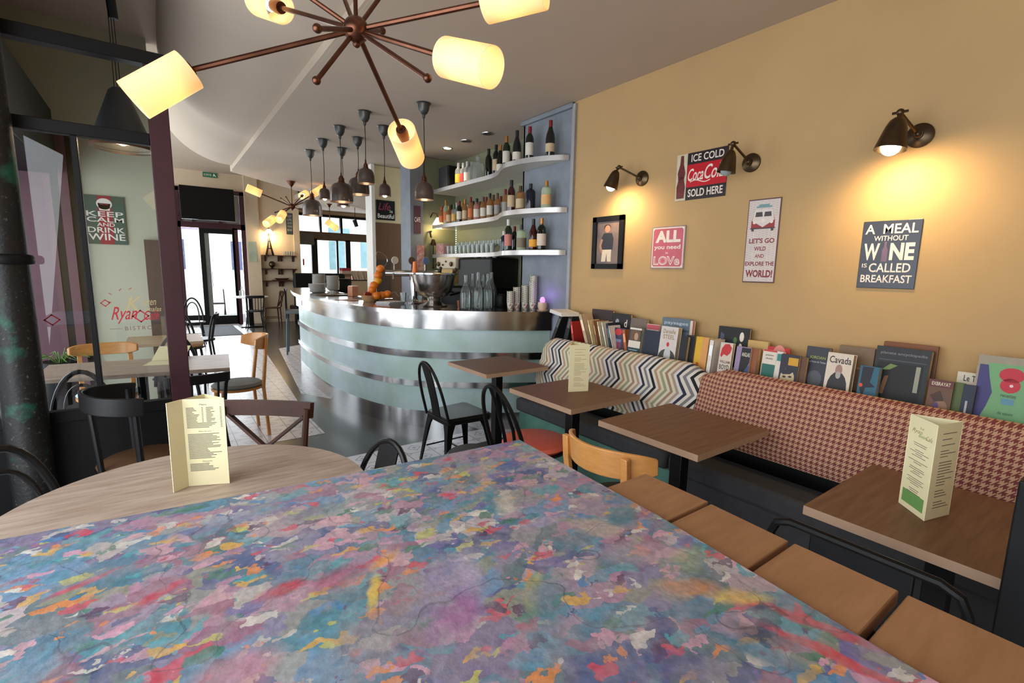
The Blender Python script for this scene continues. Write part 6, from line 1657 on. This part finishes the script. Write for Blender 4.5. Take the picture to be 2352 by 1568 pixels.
bk('slim brown striped book beside the painted face', 1.146, 1.114, 1.073, 2.75, (96, 66, 46), tk=0.03)
bk('dark grey fantasy novel with yellow-green capitals, before the white portrait cover', 1.139, 1.031, 1.13, 2.8, (52, 56, 64), tk=0.035, deco=[('t', (150, 160, 70), [('JORDAN', .16, .88, .72, .80)]), ('t', (180, 180, 180), [('La Roue du Temps', .16, .92, .64, .69)]), ('e', (84, 86, 92), [(.5, .3, .34, .18)])])
bk('taupe large book behind the white portrait cover', 1.004, 0.849, 1.147, 2.87, (120, 96, 72), tk=0.03, z0=0.92, tilt=0.04, deco=[('b', (150, 124, 96), [(.3, .9, .5, .54)])])
bk('white book with a seated man in black under big dark letters', 1.008, 0.896, 1.121, 2.73, (212, 196, 176), tk=0.045, deco=[('t', (40, 36, 36), [('Cavada', .08, .94, .78, .93)]), ('e', (44, 40, 42), [(.5, .24, .40, .36)]), ('e', (158, 124, 112), [(.5, .64, .14, .12)]), ('e', (160, 156, 150), [(.5, .53, .10, .08)]), ('e', (170, 140, 124), [(.4, .08, .1, .03)])])
bk('teal abstract paperback with white small print', 0.86, 0.783, 1.077, 2.73, (40, 92, 112), tk=0.04, deco=[('p', (26, 26, 36), [(.1, .98), (.7, .98), (.6, .6), (.9, .5), (.4, .45), (.3, .2), (.1, .4)]), ('e', (210, 80, 40), [(.14, .5, .1, .05)]), ('b', (206, 206, 200), [(.1, .7, .18, .20), (.1, .6, .13, .15), (.1, .66, .08, .10)])])
bk('large black encyclopedia with butterfly picture', 0.827, 0.619, 1.175, 2.8, (36, 38, 40), tk=0.05, deco=[('t', (120, 120, 124), [('planete encyclopedie', .08, .94, .86, .92)]), ('b', (14, 14, 14), [(.06, .90, .04, .74)]), ('p', (110, 130, 70), [(.14, .60), (.30, .72), (.44, .70), (.3, .62)]), ('p', (120, 80, 50), [(.14, .2), (.22, .5), (.3, .52), (.24, .2)]), ('b', (150, 150, 130), [(.78, .86, .3, .72)]), ('b', (90, 92, 96), [(.06, .94, .775, .785)])])
bk('brown worn book edge behind the black encyclopedia', 0.817, 0.613, 1.19, 2.88, (110, 66, 34), tk=0.03, z0=0.93, tilt=0.03)
bk('brown paperback with cream capitals over a painted face', 0.592, 0.511, 1.063, 2.72, (104, 72, 52), tk=0.04, deco=[('b', (96, 44, 40), [(0, 1, .82, 1)]), ('t', (220, 206, 180), [('EXBRAYAT', .1, .88, .86, .95)]), ('e', (140, 104, 80), [(.6, .3, .3, .22)]), ('p', (66, 44, 34), [(.1, .6), (.5, .74), (.7, .5), (.3, .45)]), ('e', (90, 60, 110), [(.4, .36, .12, .08)])])
bk('olive green book squeezed after the brown painted-face paperback', 0.511, 0.483, 1.06, 2.74, (84, 96, 46), tk=0.04)
bk('white newspaper sheet lettered Le, behind the dark slim books', 0.523, 0.457, 1.096, 2.84, (206, 196, 176), tk=0.01, z0=0.9, tilt=0.05, deco=[('t', K_, [('Le T', .3, .9, .80, .94)])])
bk('dark blue slim book with white vertical lettering', 0.479, 0.443, 1.059, 2.73, (30, 40, 58), tk=0.03, deco=[('b', (170, 170, 170), [(.3, .5, .2, .6)])])
bk('large silver, purple and green book with a red figure, last in the row', 0.454, 0.266, 1.19, 2.76, (150, 140, 120), tk=0.04, deco=[('b', (60, 56, 110), [(.03, .98, .0, .87)]), ('p', (110, 160, 110), [(.16, .9), (.98, .9), (.9, .55), (.98, .3), (.98, 0), (.10, 0), (.24, .3), (.30, .5), (.22, .7)]), ('e', (186, 40, 56), [(.56, .76, .2, .10), (.56, .62, .16, .10)]), ('e', (210, 200, 200), [(.58, .62, .03, .02)]), ('b', (90, 140, 160), [(.46, .66, .36, .44)]), ('t', (60, 90, 70), [('recettes', .44, .68, .46, .50), ('de saison', .44, .68, .22, .26)])])
b = MB()
for k in range(5): b.box(-.10 + k * .003, .13 - k * .002, -.085, .085, k * .006, k * .006 + .005)
tag(b.build('booklet_pile', M_white, loc=(2.78, 3.039, 1.14), rot=(0, R(-4), R(75)), smooth=0), 'white booklets lying open on top of the leaning black books', 'booklet')

# ================================================================ STREET DOOR WALL, TV, ALCOVE, CORNER WINDOWS
DY = 14.4
t = thing('street_door', 'dark framed glazed street door with side panes and transom window', 'door', (0, DY, 0))
fr = lambda x0, x1, z0, z1, d=.05: MB().box(x0, x1, -d, d, z0, z1)
fr(.42, .52, 0, 3.34).build('frame_post', M_burg, t); fr(1.80, 1.90, 0, 3.34).build('frame_post', M_burg, t); fr(1.60, 1.72, 0, 2.44).build('frame_post', M_burg, t)
fr(.42, 1.90, 2.40, 2.54).build('frame_rail', M_burg, t); fr(.42, 1.90, 3.26, 3.36).build('frame_rail', M_burg, t)
fr(.76, .80, 2.54, 3.26).build('transom_bar', M_burg, t); fr(1.33, 1.38, 2.54, 3.26).build('transom_bar', M_burg, t)
fr(.88, .98, 0.0, 2.40).build('door_stile', M_blkp, t); fr(1.60, 1.64, 0, 2.4).build('door_stile', M_blkp, t); fr(.98, 1.62, 0, .22).build('door_rail', M_blkp, t); fr(.98, 1.62, 2.28, 2.40).build('door_rail', M_blkp, t)
fr(.98, 1.08, .22, 2.28, .04).build('grey_shutter', pm('grey_metal', C(110, 112, 106), .5, .3, var=.15), t)
fr(.42, .88, 0, .25).build('kick_panel', M_blkp, t)
M_frost = pm('frosted_transom', C(196, 198, 196), .6, var=.03, emit=(.8, .85, .88, 1), es=0.0)
MB().box(.52, 1.8, -.004, .004, 2.54, 3.26).build('transom_glass', M_pane, t, smooth=0)
MB().box(.98, 1.62, -.004, .004, .2, 2.28).build('door_glass', M_pane, t, smooth=0)
MB().box(.52, .88, -.004, .004, .25, 2.4).build('side_glass', M_pane, t, smooth=0)
MB().box(.52, 1.80, .06, .065, 2.54, 3.26).build('transom_film', pm('white_film', C(214, 214, 212), .7, var=.02, trans=.0), t, smooth=0)
b = MB(); b.tube([(1.09, -.07, .95), (1.09, -.07, 1.35)], .012, 6); b.build('pull_handle', M_steel, t)
t = thing('television', 'large black flat television mounted over the street door', 'television', (0, 13.55, 0))
zt = 3.284
b = MB(); b.box(0.509, 1.587, -.03, .03, 2.54, 3.283); b.build('panel', pm('black_screen', C(5, 5, 6), .35, var=0, spec=.2), t, bevel=.006)
b = MB(); b.tube([(0.733, .03, 3.0), (0.733, .55, 3.0)], .03, 8); b.tube([(1.339, .03, 3.0), (1.339, .55, 3.0)], .03, 8); b.build('wall_bracket', M_blkp, t)
b = MB(); b.tube(spline([(0.503 + .02, .03, 2.85), (.50, .5, 2.75), (.46, .75, 2.56)], 6), .008, 5); b.build('cable', M_blkp, t)
t = thing('exit_sign', 'small green exit sign with white figure above the television', 'sign', (1.197, 14.39, 3.694))
b = MB(); b.box(-.15, .15, -.02, .0, -.055, .055); b.build('plate', pm('exit_green', C(24, 110, 70), .5, var=.05), t, smooth=0)
mb = MB(); F = Matrix(((1, 0, 0, 0), (0, 0, -1, -.0205), (0, 1, 0, 0), (0, 0, 0, 1))); put_text(mb, 'SORTIE', -.13, .03, -.025, .025, 0, .004, 0, F); poly2(mb, [(.06, -.04), (.09, -.01), (.12, -.04), (.13, -.03), (.10, .02), (.09, .04), (.07, .02)], 0, M=F); mb.build('lettering', M_white, t, smooth=0)
t = thing('notice', 'pale notice sheet on the pier beside the street door', 'notice', (2.02, 14.19, 1.861))
b = MB(); b.box(-.09, .09, -.008, 0, -.26, .26); b.build('sheet', pm('pale_green_sheet', C(176, 184, 164), .6, col2=C(140, 156, 140), scale=5), t, smooth=0)
t = thing('bottle', 'clear bottle with pump standing on the white window table', 'bottle', (1.62, 13.45, .751))
b = MB(); b.lathe([(0, 0), (.05, 0), (.05, .13), (.02, .17), (.018, .2), (0, .2)], 16); b.build('body', M_clear, t)
b = MB(); b.lathe([(0, .2), (.015, .2), (.015, .24), (0, .24)], 10); b.build('bottle_cap', M_whtcap, t)
# alcove shelves
AY = 14.34
for i, z in enumerate((1.79, 1.44, 1.12)):
    t = thing('wall_shelf', ('upper', 'middle', 'lower')[i] + ' thin dark shelf on brackets in the far alcove', 'shelf', (2.66, AY, z), group='alcove shelves')
    b = MB(); b.box(-.44, .40, -.2, 0, -.02, 0); b.build('board', M_walnut, t, smooth=0)
    for x in (-.34, -.02, .05, .34):
        b = MB(); b.box(x - .02, x + .02, -.14, 0, -.06, -.02); b.box(x - .02, x + .02, -.03, 0, -.16, -.02); b.build('bracket', M_walnut, t, smooth=0)
t = thing('tower_model', 'dark model tower standing on the upper alcove shelf', 'ornament', (2.42, 14.22, 1.791))
b = MB()
for sx in (-1, 1):
    for sy in (-1, 1): b.tube([(sx * .08, sy * .08, 0), (sx * .04, sy * .04, .2), (sx * .018, sy * .018, .36), (0, 0, .58)], [.016, .013, .011, .012], 5)
b.build('legs', M_blkp, t)
b = MB(); b.box(-.055, .055, -.055, .055, .16, .18); b.box(-.025, .025, -.025, .025, .34, .36); b.build('platforms', M_blkp, t)
for i in range(5):
    o = tumbler(.03, .11).build('tumbler', M_clear, loc=(2.78 + i * .06, 14.22, 1.791)); tag(o, 'clear glass on the upper alcove shelf, %s from the model tower' % NTH[i], 'glass', 'glasses on the alcove shelf')
t = thing('small_globe', 'dark round ornament on the middle alcove shelf', 'ornament', (2.46, 14.22, 1.441))
b = MB(); b.sphere((0, 0, .11), .08, 12); b.build('ball', M_bronze, t)
b = MB(); b.lathe([(0, 0), (.05, 0), (.02, .03), (0, .03)], 14); b.build('foot', M_blkp, t)
t = thing('wooden_dish', 'long brown dish on the lower alcove shelf', 'dish', (2.68, 14.22, 1.121))
b = MB(); b.prism([(-.2, -.05), (.2, -.05), (.23, .06), (-.23, .06)], 0, .02); b.lathe([(0, .02), (.12, .02), (.19, .06), (.18, .065), (0, .03)], 24, Matrix.Diagonal((1, .4, 1, 1))); b.build('body', M_walnut, t)
t, F = panel('tall_sign', 'narrow dark sign with pale lettering on the wall past the alcove lamp', 'sign', (2.963, 14.345, 2.641), .17, .56, pm('dark_slate', C(58, 66, 66), .5, var=.2))
mb = MB()
for k, s in enumerate(('KEEP', 'LIFE', 'GOOD', 'WINE', 'BAR')): put_text(mb, s, -.06, .06, .17 - k * .09, .23 - k * .09, .0005, .005, 0, F)
mb.build('lettering', flat(170, 176, 170), t, smooth=0)
# corner windows
WY = 16.5
t = thing('corner_window', 'dark framed corner shop window of the far room, street beyond', 'window', (0, WY, 0))
x0, x1 = 3.25, 6.6
b2 = lambda a, c, z0, z1, nm, m, d=.06: MB().box(a, c, -d, d, z0, z1).build(nm, m, t, smooth=0)
b2(x0, x1, 2.36, 2.62, 'header_beam', pm('brown_header', C(96, 78, 64), .6, var=.15)); b2(x0, 4.1, 2.2, 2.55, 'blind_box', pm('grey_blind', C(92, 92, 92), .6, var=.1), .1)
b2(x0, x1, 3.10, 3.18, 'top_rail', M_blkp); b2(x0, x1, 1.05, 1.12, 'window_sill', M_farw, .15)
for a, c in ((4.02, 4.20), (4.80, 4.86), (5.10, 5.26)): b2(a, c, 1.1, 2.4, 'mullion', M_blkp)
for a, c in ((4.30, 4.36), (4.95, 5.02)): b2(a, c, 2.6, 3.12, 'upper_mullion', M_blkp)
b2(x0, x1, 1.12, 3.10, 'glass_pane', M_pane, .004)
b = MB(); b.box(3.75, 3.79, -.02, .0, 1.55, 1.75); b.build('red_sticker', flat(200, 40, 50), t, smooth=0)
# booth wall and books behind the bar end
t = thing('booth_bench', 'black high-backed booth bench behind the plates', 'bench', (3.55, 13.4, 0))
b = MB(); b.box(-.75, .55, -.08, .08, 0, 1.34); b.build('backrest', M_blkp, t, bevel=.04)
b = MB(); b.box(-.75, .55, .08, .6, .3, .48); b.build('seat', M_blkp, t, bevel=.03)
t = thing('book_ledge', 'cream ledge wall of the far room carrying books', 'ledge', (5.0, 14.6, 0))
b = MB(); b.box(-.75, .9, -.1, .1, 0, 1.12); b.build('wall_panel', M_farw, t, smooth=0)
b = MB(); b.box(-.78, .9, -.13, .13, 1.12, 1.15); b.build('ledge_top', M_walnut, t, smooth=0)
cols = [(120, 80, 60), (196, 180, 150), (150, 60, 60), (206, 196, 170), (90, 70, 60), (170, 140, 110), (200, 186, 160), (110, 60, 80), (60, 56, 60)]
for i, c in enumerate(cols):
    th = .05; t2 = thing('book', '%s leaning in the far ledge row, %s from the red book pile' % (('brown book', 'cream book', 'dark red book', 'ivory book', 'grey-brown book', 'tan book', 'pale book', 'plum book', 'charcoal book')[i], NTH[i]), 'book', (4.72 + i * .085, 14.56, 1.151), group='books on the far ledge')
    t2.rotation_euler = (0, -.28, 0)
    b = MB(); b.box(0, th, -.08, .08, 0, .26); b.build('cover', flat(*c), t2, smooth=0)
    b = MB(); b.box(.006, th - .006, -.082, .07, .004, .262); b.build('pages', M_pages, t2, smooth=0)
for i, (c, nm) in enumerate((((176, 140, 110), 'tan book at the bottom of the pile on the far ledge'), ((120, 90, 70), 'brown book second from the bottom of the far pile'), ((200, 170, 150), 'pale book second from the top of the far pile'), ((150, 36, 50), 'crimson book on top of the pile on the far ledge'))):
    t2 = thing('book', nm, 'book', (4.48, 14.56, 1.151 + i * .085), rz=.06 * i, group='books on the far ledge')
    b = MB(); b.box(-.13, .13, -.09, .09, 0, .084); b.build('cover', flat(*c), t2, smooth=0)
    b = MB(); b.box(-.12, .132, -.086, .086, .01, .074); b.build('pages', M_pages, t2, smooth=0)
t = thing('round_back_chair', 'black chair with rounded back below the far book ledge', 'chair', (3.672, 12.2, 0))
b = MB(); b.lathe([(0, .45), (.2, .45), (.21, .47), (0, .48)], 24); b.build('seat', M_blkp, t)
b = MB(); b.add([(.22 * math.cos(R(a)) , -.22 * math.sin(R(a)) * .5 - .05 * k, z) for k, z in ((0, .7), (0, 1.02), (1, 1.22)) for a in range(0, 181, 15)], [(r * 13 + i, r * 13 + i + 1, r * 13 + i + 14, r * 13 + i + 13) for r in range(2) for i in range(12)])
o = b.build('curved_back', M_blkp, t); sm = o.modifiers.new('thick', 'SOLIDIFY'); sm.thickness = .06
legs4(t, M_blkp, .26, .26, .45)

# ================================================================ STREET
def bld(name, label, x0, x1, y, h, mat): pass


t = thing('street_shop', 'pale building with a violet shop sign across the street', 'building', (1.2, 26, 0))
b = MB(); b.box(-6, 6, 0, .4, -.1, 9); b.build('facade', M_white_out, t, smooth=0)
b = MB(); b.box(-.6, 4.0, -.15, 0, 3.1, 3.9); b.build('violet_sign', flat(176, 96, 200), t, smooth=0)
mb = MB(); F = Matrix(((1, 0, 0, 0), (0, 0, -1, -.155), (0, 1, 0, 0), (0, 0, 0, 1))); put_text(mb, 'Mag', .8, 2.3, 3.25, 3.75, 0, .01, .2, F); mb.build('sign_lettering', M_white, t, smooth=0)
b = MB()
for x in (-2.4, -.9, 1.6): b.box(x, x + .7, -.04, .02, 1.3, 2.6)
b.build('window_panes', flat(90, 96, 130), t, smooth=0)
t = thing('street_building', 'glassy shop with a red band seen through the corner windows', 'building', (9.0, 27, 0))
b = MB(); b.box(-4, 6, 0, .4, -.1, 9); b.build('facade', M_white_out, t, smooth=0)
b = MB(); b.box(-3.4, -.4, -.05, 0, 1.4, 3.6); b.box(.2, 4.5, -.05, 0, 1.5, 3.3); b.build('shop_panes', pm('pale_shop_glass', C(130, 168, 176), .3, var=.2, scale=2), t, smooth=0)
b = MB(); b.box(-3.6, 5, -.12, 0, .35, .95); b.build('red_band', flat(206, 60, 70), t, smooth=0)
t = thing('terrace_chair', 'folding terrace chair on the bright pavement outside the street door', 'chair', (1.35, 16.6, -.06), R(90))
b = MB()
for sy in (-1, 1): b.tube([(-.2, sy * .18, 0), (.1, sy * .18, .85)], .015, 6); b.tube([(.2, sy * .18, 0), (-.1, sy * .18, .45)], .015, 6)
b.build('frame', M_walnut, t)
b = MB(); b.box(-.18, .18, -.18, .18, .43, .46); b.build('seat', M_walnut, t)
